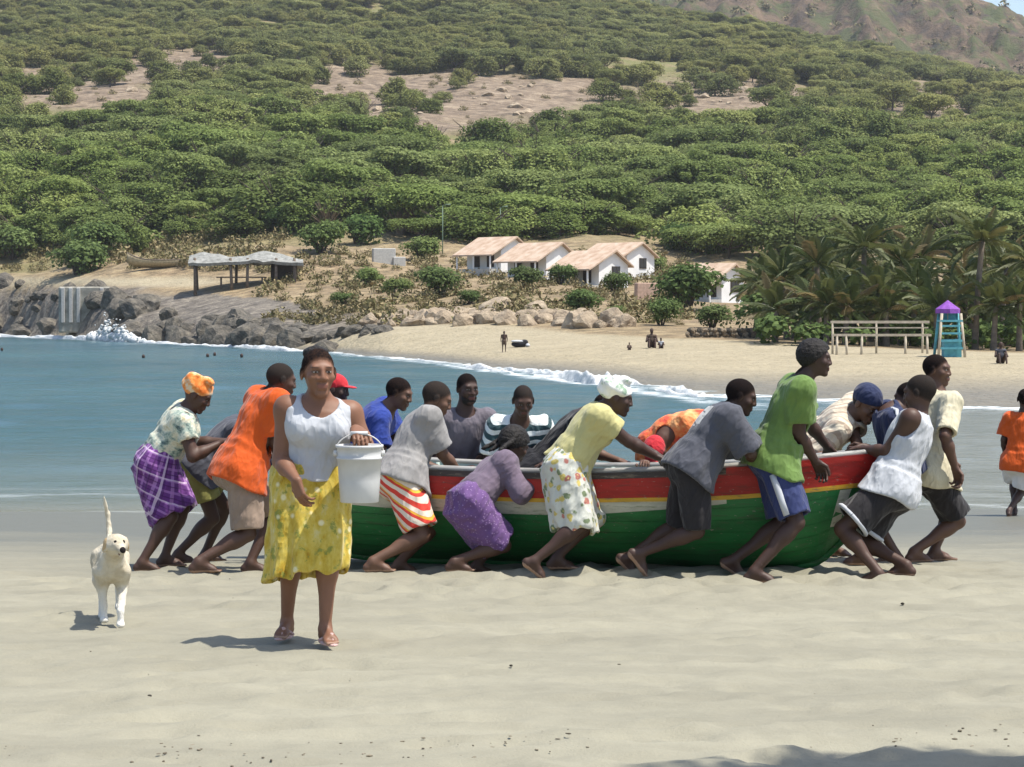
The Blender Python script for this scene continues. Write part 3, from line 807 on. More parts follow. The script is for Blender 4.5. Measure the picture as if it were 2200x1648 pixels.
def house(u, py_base, Y, wid, dep, hw, hr, rz, label, gable_window=True):
    X, Y, z = land_hit(u, py_base, 170); b = (X, Y, z + 0.35)
    r = empty('house', tuple(b), rz)
    # local: gable end faces -y, ridge along y
    w2 = wid / 2; mb = MB()
    prof = [(-w2, -3.0), (w2, -3.0), (w2, hw), (0, hw + hr), (-w2, hw)]
    vs = [(x, 0, z) for x, z in prof] + [(x, dep, z) for x, z in prof]
    mb.add(vs, [(0, 1, 2, 3, 4), (9, 8, 7, 6, 5)] + [(i, i + 5, (i + 1) % 5 + 5, (i + 1) % 5) for i in range(5)])
    mb.build('wall', M_WHITE, r)
    ov = 0.35; th = 0.12
    roof = None
    for sx in (-1, 1):
        m2 = MB(); sl = hr / w2; e = ov if sx > 0 else 1.5       # a deep porch eave on the shaded side
        x1, z1 = sx * (w2 + e), hw - sl * e * (1 if sx > 0 else 0.55)
        pr = [(0, hw + hr + 0.03), (x1, z1 + 0.03), (x1, z1 + th + 0.03), (0, hw + hr + th + 0.06)]
        m2.add([(x, -ov, z) for x, z in pr] + [(x, dep + ov, z) for x, z in pr], [(0, 1, 2, 3), (7, 6, 5, 4)] + [(i, i + 4, (i + 1) % 4 + 4, (i + 1) % 4) for i in range(4)])
        rf = m2.build('roof', M_ROOF, r)
        roof = roof or rf
    n = max(3, int(dep / 1.3))
    for k in range(n):
        m3 = MB(); yk = 0.05 + (dep - 0.1) * k / (n - 1)
        m3.tube([(-w2 - 1.3, yk, -3.0), (-w2 - 1.3, yk, hw - 0.45)], 0.08, 6); m3.build('porch_post', M_WHITE, r)
    m4 = MB(); m4.box((-w2 - 0.7, dep / 2, -1.55), (1.4, dep, 2.9)); m4.build('porch_floor', M_GREYPLASTER, r)
    for yk in (dep * 0.3, dep * 0.72):
        m5 = MB(); m5.box((-w2 - 0.01, yk, hw * 0.45), (0.08, 0.85, hw * 0.8)); m5.build('door', M_DARKWOOD, r)
    if gable_window:
        f = MB(); f.box((w2 * 0.15, -0.02, hw * 0.62), (0.95, 0.08, 0.95)); wn = f.build('window', M_DARKWOOD, r)
        for sx in (-1, 1):
            g5 = MB(); g5.box((w2 * 0.15 + sx * 0.22, -0.05, hw * 0.62), (0.38, 0.06, 0.8)); g5.build('pane', M_GLASS, wn)
    tag(r, label, 'house', 'white houses with tiled roofs')
    return r
HR = math.radians(46)
house(1106, 586, 238, 3.5, 4.2, 1.5, 1.1, HR, 'leftmost white house, its gable half hidden by the next roof')
house(1204, 600, 232, 3.5, 4.5, 1.5, 1.1, HR, 'second white house from the left, between two others', False)
house(1318, 620, 222, 3.5, 4.1, 1.5, 1.05, HR, 'nearest white house with a paired window in its sunlit gable')
house(1376, 602, 238, 3.8, 4.9, 1.7, 1.1, HR, 'rear right white house with a single gable window', True)
house(1574, 668, 196, 2.6, 3.0, 1.45, 0.95, HR, 'lone white house half hidden by the palm grove')
def pole(u, py0, py1, Y, label):
    a, b = at(u, py0, Y), at(u, py1, Y); r = empty('lamp_post', tuple(a)); h = b[2] - a[2]
    m = MB(); m.tube([(0, 0, -2), (0, 0, h)], [0.06, 0.045], 8); m.build('pole', M_POLE, r, True)
    m = MB(); m.tube([(0, 0, h - 0.05), (0.35, 0, h + 0.12), (0.8, 0, h + 0.12)], [0.05, 0.05, 0.09], 6); m.build('lamp_arm', M_POLE, r, True)
    tag(r, label, 'lamp post', 'thin green lamp posts')
M_POLE = mat_plain('green_pole', (0.13, 0.19, 0.13), 0.5, 0.1)
pole(951, 532, 442, 236, 'thin green lamp post left of the white houses'); pole(1075, 510, 446, 250, 'thin green lamp post behind the first house')
# small ruined wall left of the houses
b = np.array(land_hit(825, 565, 150)); mb = MB(); mb.box((0, 0, 0.2), (2.2, 0.5, 2.4), 0.3); mb.box((1.4, 0.2, -0.2), (1.2, 0.5, 1.6), 0.3); o = mb.build('ruined_wall', M_GREYPLASTER, None, False, 0.06)
o.location = b; tag(o, 'small pale ruined wall on the slope left of the houses', 'wall')
b = np.array(land_hit(1392, 645, 130)) + [0, 0, .5]; mb = MB(); mb.box((0, 0, 0), (2.0, 0.5, 1.5), 0.4)
o = mb.build('garden_wall', mat_plain('pink_plaster', (0.42, 0.29, 0.22), 0.85, 0.2), None, False, 0.05); o.location = b; tag(o, 'short pinkish wall below the right white house', 'wall')

# ------------------------------------------------------------------ headland shelter
M_THATCH = mat_plain('grey_thatch', (0.26, 0.26, 0.24), 0.95, 0.35, 3.0, 0.8)
M_POST = mat_plain('weathered_post', (0.14, 0.11, 0.085), 0.9, 0.3)
hit_ = land_hit(530, 616, 180); b = (hit_[0], hit_[1], hit_[2] + 0.1); r = empty('open_shelter', tuple(b), 0.08)
V = []; nx, ny = 24, 10
for i in range(nx):
    for j in range(ny):
        x = -5.0 + 10.0 * i / (nx - 1); y = -2.2 + 4.4 * j / (ny - 1)
        z = 2.05 + 1.0 * (1 - abs(y) / 2.2) * (0.75 + 0.25 * math.sin(i * 0.5)) - 0.25 * abs(x / 5) ** 2 + 0.14 * vnoise(x * 1.3, y * 1.3)
        V.append((x, y, float(z)))
me = mesh_np('roof', np.array(V), grid_faces(nx, ny), False); rf = link('roof', me, M_THATCH, r)
sm = rf.modifiers.new('thickness', 'SOLIDIFY'); sm.thickness = 0.28
for (x, y) in ((-4.4, -1.7), (-1.2, -1.8), (0.1, -1.8), (2.6, -1.8), (4.3, -1.7), (-4.4, 1.7), (-1.0, 1.7), (2.2, 1.7), (4.4, 1.7)):
    m = MB(); m.tube([(x, y, -1.0), (x + random.uniform(-.12, .12), y, 2.3)], [0.15, 0.12], 7); m.build('post', M_POST, r, True)
m = MB(); m.box((-0.4, -0.6, 0.62), (4.4, 0.9, 0.10)); tb = m.build('table_top', M_POST, r)
for x in (-2.2, 1.4):
    m = MB(); m.box((x, -0.6, 0.1), (0.14, 0.7, 1.0)); m.build('table_leg', M_POST, r)
m = MB(); m.box((3.3, 1.2, 0.7), (2.2, 0.15, 2.6)); m.build('back_wall', M_DARKWOOD, r)
tag(r, 'open shelter with a sagging grey roof on posts above the headland rocks', 'shelter')
hit_ = land_hit(348, 580, 180); r = empty('beached_boat', hit_, 0.05)
V, n = [], 22
for i in range(n):
    f = -1 + 2 * i / (n - 1); hb = 0.62 * max(0.03, 1 - abs(f) ** 2.4); z1 = 0.75 + 0.45 * (abs(f) ** 3) * (1.6 if f < 0 else 0.5); z0 = 0.05 + 0.5 * abs(f) ** 4
    V += [(3.3 * f, -hb, z1), (3.3 * f, -hb * 0.7, (z0 + z1) / 2), (3.3 * f, 0, z0), (3.3 * f, hb * 0.7, (z0 + z1) / 2), (3.3 * f, hb, z1)]
me = mesh_np('hull', np.array(V), grid_faces(n, 5)); h = link('hull', me, mat_plain('tan_hull', (0.40, 0.32, 0.19), 0.8, 0.25), r)
sm = h.modifiers.new('thickness', 'SOLIDIFY'); sm.thickness = 0.06
m = MB()
for s in (-1, 1): m.tube([(V[5 * i][0], s * (abs(V[5 * i][1]) + 0.02), V[5 * i][2] + 0.02) for i in range(n)], 0.06, 6)
m.build('rail', M_POST, r, True)
tag(r, 'long tan boat-shaped hull lying left of the open shelter', 'boat')
# concrete block against the rocks
b = (X_at(184, 214), 214, 0.9); r = empty('concrete_quay', b, 0.1)
m = MB(); m.box((0, 0, 1.8), (4.6, 3.0, 4.2)); m.build('block', mat_plain('old_concrete', (0.30, 0.285, 0.24), 0.9, 0.35, 1.5, 0.5), r, False, 0.12)
for x in (-1.9, -1.2, -0.5, 1.6):
    m = MB(); m.box((x, -1.55, 2.2), (0.34, 0.3, 3.2)); m.build('pier', M_GREYPLASTER, r, False, 0.05)
tag(r, 'pale weathered concrete block set into the headland rocks', 'quay')
# low stone wall at the far beach
r = empty('stone_wall', tuple(at(1550, 738, 118)))
for i in range(22):
    for j in range(4):
        o = link('stone', RMESH[(0, 'pale_rock')] if (i + j) % 3 else RMESH[(1, 'basalt')] if (1, 'basalt') in RMESH else RMESH[(0, 'pale_rock')], None, r)
        o.location = (-1.7 + i * 0.165 + (j % 2) * 0.08, random.uniform(-.05, .05), 0.05 + j * 0.2); o.scale = (0.12, 0.16, 0.15); o.rotation_euler = (random.uniform(0, 3), 0, random.uniform(0, 3))
tag(r, 'low grey stone wall at the top of the far beach', 'wall')
# ------------------------------------------------------------------ palms
t = NT('palm_leaf'); p = t.obj(); oi = t.n('ShaderNodeObjectInfo').outputs
lf = t.attr('leaf')
c = t.mix(oi['Random'], (0.060, 0.088, 0.026), (0.160, 0.170, 0.055))
c = t.mix(t.ramp(oi['Random'], [(0.78, 0.0), (0.9, 0.9)]), c, (0.22, 0.165, 0.075))
m = t.done(c, 0.5, 0.35)
tr = t.n('ShaderNodeBsdfTranslucent', {'Color': c}); mx = t.n('ShaderNodeMixShader', {0: 0.25})
t.t.links.new(t.p.outputs[0], mx.inputs[1]); t.t.links.new(tr.outputs[0], mx.inputs[2]); t.t.links.new(mx.outputs[0], t.out.inputs[0])
M_PALM = m
M_PALMTRUNK = mat_plain('palm_trunk', (0.17, 0.14, 0.11), 0.9, 0.35, 4.0, 0.6)
FROND = []
for k in range(4):
    rng = np.random.default_rng(500 + k); V, F = [], []
    L = 2.7; droop = rng.uniform(0.5, 1.1); pts_ = []
    for i in range(15):
        f = i / 14; x = L * f * (1 - 0.16 * droop * f * f); z = 0.55 * f - droop * 1.25 * f ** 2.3
        pts_.append(np.array([x, 0, z]))
    mb = MB(); mb.tube(pts_[::2], [0.045, .04, .035, .03, .022, .016, .01, .006], 4)
    V = list(mb.v); F = [list(f) for f in mb.f if len(f) == 4]
    for i in range(2, 15):
        for q in (0, 0.5):
            if i == 14 and q: continue
            f = (i + q) / 14; b0 = pts_[i] * (1 - q) + (pts_[min(i + 1, 14)]) * q
            ln = 0.62 * math.sin(math.pi * min(1, f * 0.9 + 0.12)) ** 0.7
            for s in (-1, 1):
                d = np.array([0.55, s * 0.9, -0.35 - 0.35 * rng.random()]); d /= np.linalg.norm(d)
                tip = b0 + d * ln * rng.uniform(.85, 1.1); w = np.array([0.05, 0, 0.012])
                o = len(V); V += [tuple(b0 - w * .7), tuple((b0 + tip) / 2 - w * 1.1), tuple(tip), tuple((b0 + tip) / 2 + w * 1.1 + [0, 0, .03])]; F.append([o, o + 1, o + 2, o + 3])
    me = mesh_np('frond', np.array(V), np.array(F), False); me.materials.append(M_PALM); FROND.append(me)
M_COCO = mat_plain('coconut', (0.16, 0.11, 0.05), 0.6, 0.2)
def palm(u, Y, h, lean, label, nf=20, fs=1.0, seed=0):
    h *= 0.84
    rng = np.random.default_rng(900 + seed); X = X_at(u, Y); z = gz(X, Y)
    r = empty('palm_tree', (X, Y, z)); a = rng.uniform(0, 6.28)
    lx, ly = lean * math.cos(a) if lean < 0 else lean, 0.25 * lean * math.sin(a)
    tp = [np.array([lx * f ** 1.6, ly * f ** 1.6, h * f - (0.3 if f == 0 else 0)]) for f in np.linspace(0, 1, 9)]
    m = MB(); m.tube(tp, [0.19, .16, .145, .14, .135, .13, .13, .125, .12], 9); m.build('trunk', M_PALMTRUNK, r, True)
    top = tp[-1]
    for k in range(nf):
        o = link('frond', FROND[int(rng.integers(0, 4))], None, r); o.location = top
        tier = k / nf
        o.rotation_euler = (rng.uniform(-.25, .25), -(1.15 - 1.75 * tier + rng.uniform(-.2, .2)), k * 2.4 + rng.uniform(-.3, .3))
        s = fs * rng.uniform(.8, 1.15); o.scale = (s, s, s)
    m = MB()
    tag(r, label, 'palm tree', 'coconut palms behind the far beach')
    return r
PALMS = [(1852, 112, 5.6, 0.1, 'tall palm with an upright crown left of the grove centre'), (2095, 108, 6.0, 0.3, 'tallest palm, its crown standing above the right of the grove'),
    (1760, 116, 4.6, -0.5, 'leaning palm at the left of the grove'), (1690, 118, 3.6, -0.3, 'low palm at the left edge of the grove'), (1640, 122, 3.4, -0.4, 'leftmost low palm beside the lone white house'),
    (1920, 118, 4.8, 0.4, 'middle palm of the grove behind the wooden rails'), (1985, 121, 5.2, -0.2, 'palm rising behind the lifeguard chair'), (2050, 124, 4.4, 0.3, 'shorter palm right behind the purple parasol'),
    (2150, 116, 4.7, 0.3, 'palm near the right edge of the grove'), (2205, 112, 5.0, -0.3, 'palm cut by the right edge of the picture'), (1800, 126, 4.2, 0.2, 'rear palm between the left and middle palms'),
    (1880, 130, 4.3, -0.2, 'rear palm in the dark middle of the grove'), (2110, 130, 5.4, 0.1, 'rear palm below the tallest crown'), (1720, 128, 3.8, 0.2, 'rear low palm on the left'),
    (2010, 108, 2.3, 0.1, 'young palm left of the lifeguard chair with low fronds'), (1905, 110, 2.0, -0.1, 'young palm behind the wooden rails'), (1815, 110, 2.2, 0.2, 'young palm near the left rail post'),
    (1665, 112, 1.8, 0.1, 'young palm behind the low stone wall'), (2135, 107, 2.4, 0.1, 'young palm right of the lifeguard chair'),
    (1780, 119, 3.0, 0.2, 'short palm filling the left middle of the grove'), (1870, 121, 3.1, -0.2, 'short palm under the upright crown'), (1950, 124, 3.4, 0.1, 'short palm in the dark middle behind the rails'), (2070, 118, 3.0, -0.1, 'short palm right of the purple parasol'), (2160, 122, 3.2, 0.2, 'short palm below the right crowns'), (1655, 126, 2.6, 0.1, 'short palm behind the leftmost low palm'), (2220, 126, 3.4, 0.1, 'short palm behind the right edge of the grove'),
    (1745, 111, 2.4, 0.0, 'young palm with wide drooping fronds at the grove front'), (1960, 113, 3.2, 0.2, 'short palm left of the purple parasol'), (2190, 107, 2.6, 0.0, 'young palm at the right edge of the grove')]
_q = np.random.default_rng(66)
for k, (u, wh) in enumerate(((1625, 'at the left end of the grove'), (1705, 'near the low stone wall'), (1775, 'behind the leaning palm'), (1835, 'just left of the upright crown'), (1895, 'behind the rail frame, to its left'), (1935, 'behind the rail frame, in its middle'), (1975, 'behind the rail frame, to its right'), (2025, 'behind the lifeguard chair'), (2085, 'under the tallest palm'), (2125, 'between the tallest palm and the right edge'), (2175, 'low at the right edge'))):
    PALMS.append((u, _q.uniform(108, 128), _q.uniform(1.2, 3.6), _q.uniform(-.3, .3), 'bushy low palm ' + wh))
for i, (u, Y, h, ln, lb) in enumerate(PALMS): palm(u, Y, h, ln, lb, 26 if h > 3 else 20, 0.82 if h > 3 else 0.78, i)
# dense undergrowth of the grove
rng = np.random.default_rng(8); blobs = []
for k in range(60):
    u = rng.uniform(1600, 2330); Y = rng.uniform(116, 134); X = X_at(u, Y)
    blobs.append(((X, Y, gz(X, Y) + rng.uniform(.3, 2.2)), (rng.uniform(.7, 1.3), rng.uniform(.7, 1.2), rng.uniform(.6, 1.1))))
for k in range(34):
    u = rng.uniform(1620, 2330); Y = rng.uniform(107, 113); X = X_at(u, Y)
    blobs.append(((X, Y, gz(X, Y) + rng.uniform(.2, .9)), (rng.uniform(.5, 1.0), rng.uniform(.5, .9), rng.uniform(.4, .8))))
for k in range(60):
    u = rng.uniform(1640, 2330); Y = rng.uniform(120, 136); X = X_at(u, Y)
    blobs.append(((X, Y, gz(X, Y) + rng.uniform(.8, 3.0)), (rng.uniform(.8, 1.4), rng.uniform(.7, 1.2), rng.uniform(.7, 1.2))))
me = leaf_cloud('grove_undergrowth', blobs, 24000, 0.30, rng=rng); me.materials.append(M_BUSH)
tag(link('grove_undergrowth', me), 'dark dense undergrowth beneath the palms', 'undergrowth', kind='stuff')

# ------------------------------------------------------------------ wooden rails, lifeguard chair, beach visitors
M_PALEWOOD = mat_plain('pale_wood', (0.45, 0.39, 0.30), 0.8, 0.2)
Yr = 97.0; r = empty('wooden_rail_frame', (X_at(1895, Yr), Yr, gz(X_at(1895, Yr), Yr)))
def lx(u): return X_at(u, Yr) - X_at(1895, Yr)
for u in (1797, 1820, 1850, 1945, 1993):
    m = MB(); m.tube([(lx(u), 0, -0.3), (lx(u) + random.uniform(-.05, .05), 0, 0.78)], 0.055, 6); m.build('post', M_PALEWOOD, r, True)
for u in (1795, 1890, 1990):
    m = MB(); m.tube([(lx(u), 0.9, -0.3), (lx(u), 0.9, 1.32)], 0.05, 6); m.build('back_post', M_PALEWOOD, r, True)
m = MB(); m.box((0, 0, 0.80), (4.1, 0.10, 0.10)); m.build('rail', M_PALEWOOD, r)
m = MB(); m.box((0.05, 0.9, 1.34), (4.15, 0.10, 0.11)); m.build('rail', M_PALEWOOD, r)
m = MB(); m.box((0.05, 0.72, 1.10), (4.0, 0.06, 0.05)); m.build('rail', M_PALEWOOD, r)
tag(r, 'pale wooden rail frame on posts in front of the palms', 'fence')
Yc = 94.0; xc = X_at(2040, Yc); r = empty('lifeguard_chair', (xc, Yc, gz(xc, Yc)))
M_TURQ = mat_plain('turquoise_paint', (0.10, 0.34, 0.40), 0.6, 0.2); M_PURPLE = mat_plain('purple_canvas', (0.22, 0.07, 0.36), 0.8, 0.2)
for sx in (-1, 1):
    for sy in (-1, 1):
        m = MB(); m.tube([(sx * 0.55, sy * 0.5, -0.2), (sx * 0.38, sy * 0.34, 1.75)], 0.06, 6); m.build('leg', M_PALEWOOD if sy < 0 else M_TURQ, r, True)
for z in (0.35, 0.65, 0.95, 1.25):
    m = MB(); m.box((0, -0.5 + z * 0.09, z), (0.95 - z * 0.15, 0.06, 0.08)); m.build('rung', M_TURQ, r)
m = MB(); m.box((0.08, 0, 0.35), (0.7, 0.6, 0.72)); m.build('base_box', M_TURQ, r)
m = MB(); m.box((0, 0, 1.45), (0.9, 0.85, 0.08)); m.build('seat', M_TURQ, r)
m = MB(); m.box((0, 0.38, 1.72), (0.85, 0.06, 0.5)); m.build('backrest', M_TURQ, r)
tag(r, 'turquoise and white lifeguard chair standing before the palms', 'lifeguard chair')
r2 = empty('parasol', (xc - 0.05, Yc, gz(xc, Yc) + 1.49))
m = MB(); m.tube([(0, 0.2, 0.0), (0, 0.2, 0.9)], 0.025, 6); m.build('pole', M_PALEWOOD, r2, True)
m = MB(); n = 8; top = (0, 0.2, 1.0)
vs = [top] + [(0.62 * math.cos(2 * math.pi * k / n), 0.2 + 0.62 * math.sin(2 * math.pi * k / n), 0.55) for k in range(n)]
vs += [(x, y, z - 0.22) for x, y, z in vs[1:]]
m.add(vs, [(0, 1 + k, 1 + (k + 1) % n) for k in range(n)] + [(1 + k, 1 + n + k, 1 + n + (k + 1) % n, 1 + (k + 1) % n) for k in range(n)]); m.build('canopy', M_PURPLE, r2)
r2.scale = (0.8, 0.8, 0.8)
tag(r2, 'purple parasol fixed over the lifeguard chair', 'parasol')
# ------------------------------------------------------------------ bodies: smooth-blended shapes turned into one surface
def nrm_(v): v = np.asarray(v, float); return v / (np.linalg.norm(v) + 1e-9)
def frame(fwd, up):
    u = nrm_(up); f = np.asarray(fwd, float); f = nrm_(f - np.dot(f, u) * u); return np.stack([np.cross(f, u), f, u])   # rows right, forward, up
def roty(yaw): return np.array([math.sin(yaw), math.cos(yaw), 0.0])        # yaw 0 = away from camera, 90 deg = to the right

class Cone:
    def __init__(s, a, b, ra, rb, k=0.02, cap=None, sub=False):
        s.a, s.b, s.ra, s.rb, s.k, s.cap, s.sub = np.asarray(a, float), np.asarray(b, float), ra, rb, k, cap, sub
    def bounds(s):
        r = max(s.ra, s.rb); return np.minimum(s.a, s.b) - r, np.maximum(s.a, s.b) + r
    def d(s, X, Y, Z):
        ab = s.b - s.a; L2 = float(ab @ ab) + 1e-9
        px, py, pz = X - s.a[0], Y - s.a[1], Z - s.a[2]
        tt = (px * ab[0] + py * ab[1] + pz * ab[2]) / L2; t = np.clip(tt, 0, 1)
        d = np.sqrt((px - t * ab[0]) ** 2 + (py - t * ab[1]) ** 2 + (pz - t * ab[2]) ** 2) - (s.ra + (s.rb - s.ra) * t)
        if s.cap: d = np.maximum(d, (tt - 1.0) * math.sqrt(L2))
        return d
    def inner(s, tk):
        e = nrm_(s.b - s.a) * 0.08 if s.cap else 0.0
        return Cone(s.a, s.b + e, s.ra, s.rb, s.k)
class Ell:
    def __init__(s, c, R, r, k=0.02, sub=False):
        s.c, s.R, s.r, s.k, s.sub = np.asarray(c, float), np.asarray(R, float), np.asarray(r, float), k, sub
    def bounds(s): m = max(s.r); return s.c - m, s.c + m
    def d(s, X, Y, Z):
        px, py, pz = X - s.c[0], Y - s.c[1], Z - s.c[2]
        q = [(s.R[i, 0] * px + s.R[i, 1] * py + s.R[i, 2] * pz) for i in range(3)]
        k0 = np.sqrt(sum((q[i] / s.r[i]) ** 2 for i in range(3))); k1 = np.sqrt(sum((q[i] / s.r[i] ** 2) ** 2 for i in range(3)))
        return k0 * (k0 - 1) / np.maximum(k1, 1e-6)
    def inner(s, tk): return s
class ECone:
    """tapering tube of elliptical section from a to b; s0/s1 = (half width, half depth) at the ends"""
    def __init__(s, a, b, fwd, s0, s1, k=0.03, capa=True, capb=True, folds=None, ext=(0, 0), bow=0.0, opena=False, openb=False):
        s.a, s.b = np.asarray(a, float), np.asarray(b, float); s.L = np.linalg.norm(s.b - s.a)
        s.R = frame(fwd, s.b - s.a); s.s0, s.s1, s.k, s.folds, s.ext, s.bow, s.sub, s.opena, s.openb = s0, s1, k, folds, ext, bow, False, opena, openb
    def bounds(s):
        r = max(max(s.s0), max(s.s1)) * 1.25 + abs(s.bow); e = s.R[2]
        a, b = s.a - e * s.ext[0], s.b + e * s.ext[1]
        return np.minimum(a, b) - r, np.maximum(a, b) + r
    def d(s, X, Y, Z):
        px, py, pz = X - s.a[0], Y - s.a[1], Z - s.a[2]
        x, y, z = [s.R[i, 0] * px + s.R[i, 1] * py + s.R[i, 2] * pz for i in range(3)]
        t = np.clip(z / s.L, -s.ext[0] / s.L, 1 + s.ext[1] / s.L)
        bl = 4 * t * (1 - t) * s.bow
        ax = np.maximum(0.01, s.s0[0] + (s.s1[0] - s.s0[0]) * t + bl); ay = np.maximum(0.01, s.s0[1] + (s.s1[1] - s.s0[1]) * t + bl)
        rad = np.sqrt((x / ax) ** 2 + (y / ay) ** 2)
        if s.folds:
            n, am, ph = s.folds; th = np.arctan2(y / ay, x / ax)
            tt = np.clip(t, 0, 1)
            rad = rad / (1 + am * tt * (np.sin(n * th + ph) + 0.6 * np.sin((n * 1.7) // 1 * th - 2 * ph + 1.5 * tt)))
        d = (rad - 1) * np.minimum(ax, ay)
        d = np.maximum(d, -z - s.ext[0]); d = np.maximum(d, z - s.L - s.ext[1])
        return d
    def inner(s, tk):
        q = ECone(s.a, s.b, s.R[1], s.s0, s.s1, s.k, folds=s.folds, ext=(0.08 if s.opena else 0, 0.08 if s.openb else 0), bow=s.bow)
        return q

def smin(a, b, k):
    h = np.maximum(k - np.abs(a - b), 0) / k; return np.minimum(a, b) - h * h * k * 0.25
def smax(a, b, k): return -smin(-a, -b, k)

class Field:
    def __init__(s, prims, h, lo=None, hi=None):
        if lo is None:
            bb = [p.bounds() for p in prims if not p.sub]
            lo = np.min([b[0] for b in bb], 0); hi = np.max([b[1] for b in bb], 0)
        s.h = h; s.lo = np.asarray(lo, float) - 3 * h
        n = np.ceil((np.asarray(hi) + 3 * h - s.lo) / h).astype(int) + 1
        s.ax = [s.lo[i] + h * np.arange(n[i]) for i in range(3)]
        s.F = np.full(n, 0.3, np.float32)
        for p in prims: s.apply(p)
    def apply(s, p):
        pad = 0.02 + p.k + 2 * s.h
        lo, hi = p.bounds(); sl = []
        for i in range(3):
            a = max(0, int((lo[i] - pad - s.lo[i]) / s.h)); b = min(len(s.ax[i]), int((hi[i] + pad - s.lo[i]) / s.h) + 2)
            if b <= a: return
            sl.append(slice(a, b))
        sl = tuple(sl)
        d = p.d(s.ax[0][sl[0]][:, None, None], s.ax[1][sl[1]][None, :, None], s.ax[2][sl[2]][None, None, :]).astype(np.float32)
        s.F[sl] = smax(s.F[sl], -d, p.k) if p.sub else smin(s.F[sl], d, p.k)
    def grid(s): return s.ax[0][:, None, None], s.ax[1][None, :, None], s.ax[2][None, None, :]
    def mesh(s):
        F = s.F; I = F < 0
        c = np.zeros([n - 1 for n in F.shape], np.uint8)
        for a in (0, 1):
            for b in (0, 1):
                for d in (0, 1): c += I[a:F.shape[0] - 1 + a, b:F.shape[1] - 1 + b, d:F.shape[2] - 1 + d]
        act = np.argwhere((c > 0) & (c < 8))
        idx = np.full(c.shape, -1, np.int32); idx[tuple(act.T)] = np.arange(len(act))
        corner = np.array([(a, b, d) for a in (0, 1) for b in (0, 1) for d in (0, 1)])
        val = np.stack([F[act[:, 0] + a, act[:, 1] + b, act[:, 2] + d] for a, b, d in corner], 1)
        acc = np.zeros((len(act), 3)); cnt = np.zeros(len(act))
        for e0 in range(8):
            for e1 in range(e0 + 1, 8):
                if np.abs(corner[e0] - corner[e1]).sum() != 1: continue
                v0, v1 = val[:, e0], val[:, e1]; m = (v0 < 0) != (v1 < 0)
                t = np.where(m, v0 / np.where(m, v0 - v1, 1), 0)
                P = corner[e0] + t[:, None] * (corner[e1] - corner[e0])
                acc += np.where(m[:, None], P, 0); cnt += m
        V = s.lo + s.h * (act + acc / cnt[:, None])
        Q = []
        for axis in range(3):
            o1, o2 = [(1, 2), (2, 0), (0, 1)][axis]
            sl0 = [slice(1, -1)] * 3; sl0[axis] = slice(0, -1); sl1 = list(sl0); sl1[axis] = slice(1, None)
            A, B = I[tuple(sl0)], I[tuple(sl1)]
            for flip in (False, True):
                e = np.argwhere((A & ~B) if not flip else (~A & B)); off = np.ones(3, int); off[axis] = 0; e = e + off
                if not len(e): continue
                def cell(da, db):
                    q = e.copy(); q[:, o1] += da; q[:, o2] += db; return idx[tuple(q.T)]
                q = np.stack([cell(-1, -1), cell(0, -1), cell(0, 0), cell(-1, 0)], 1)
                Q.append(q[:, ::-1] if flip else q)
        Q = np.concatenate(Q); Q = Q[(Q >= 0).all(1)]
        return V, Q

def relax(V, F, it=1, w=0.5):
    """light smoothing"""
    for _ in range(it):
        acc = np.zeros_like(V); cnt = np.zeros(len(V))
        for k in range(4):
            np.add.at(acc, F[:, k], V[F[:, (k + 1) % 4]]); np.add.at(cnt, F[:, k], 1)
        V = V * (1 - w) + w * acc / np.maximum(cnt, 1)[:, None]
    return V

def to_obj(name, blocks, mat, parent, attrs=None, sm=1):
    Vs, Fs, o = [], [], 0
    for V, F in blocks:
        if sm: V = relax(V, F, sm, 0.5)
        Vs.append(V); Fs.append(F + o); o += len(V)
    V, F = np.concatenate(Vs), np.concatenate(Fs)
    me = mesh_np(name, V, F)
    for nm, fn in (attrs or {}).items():
        a = me.attributes.new(nm, 'FLOAT_VECTOR', 'POINT'); a.data.foreach_set('vector', fn(V).astype(np.float32).ravel())
    return link(name, me, mat, parent)

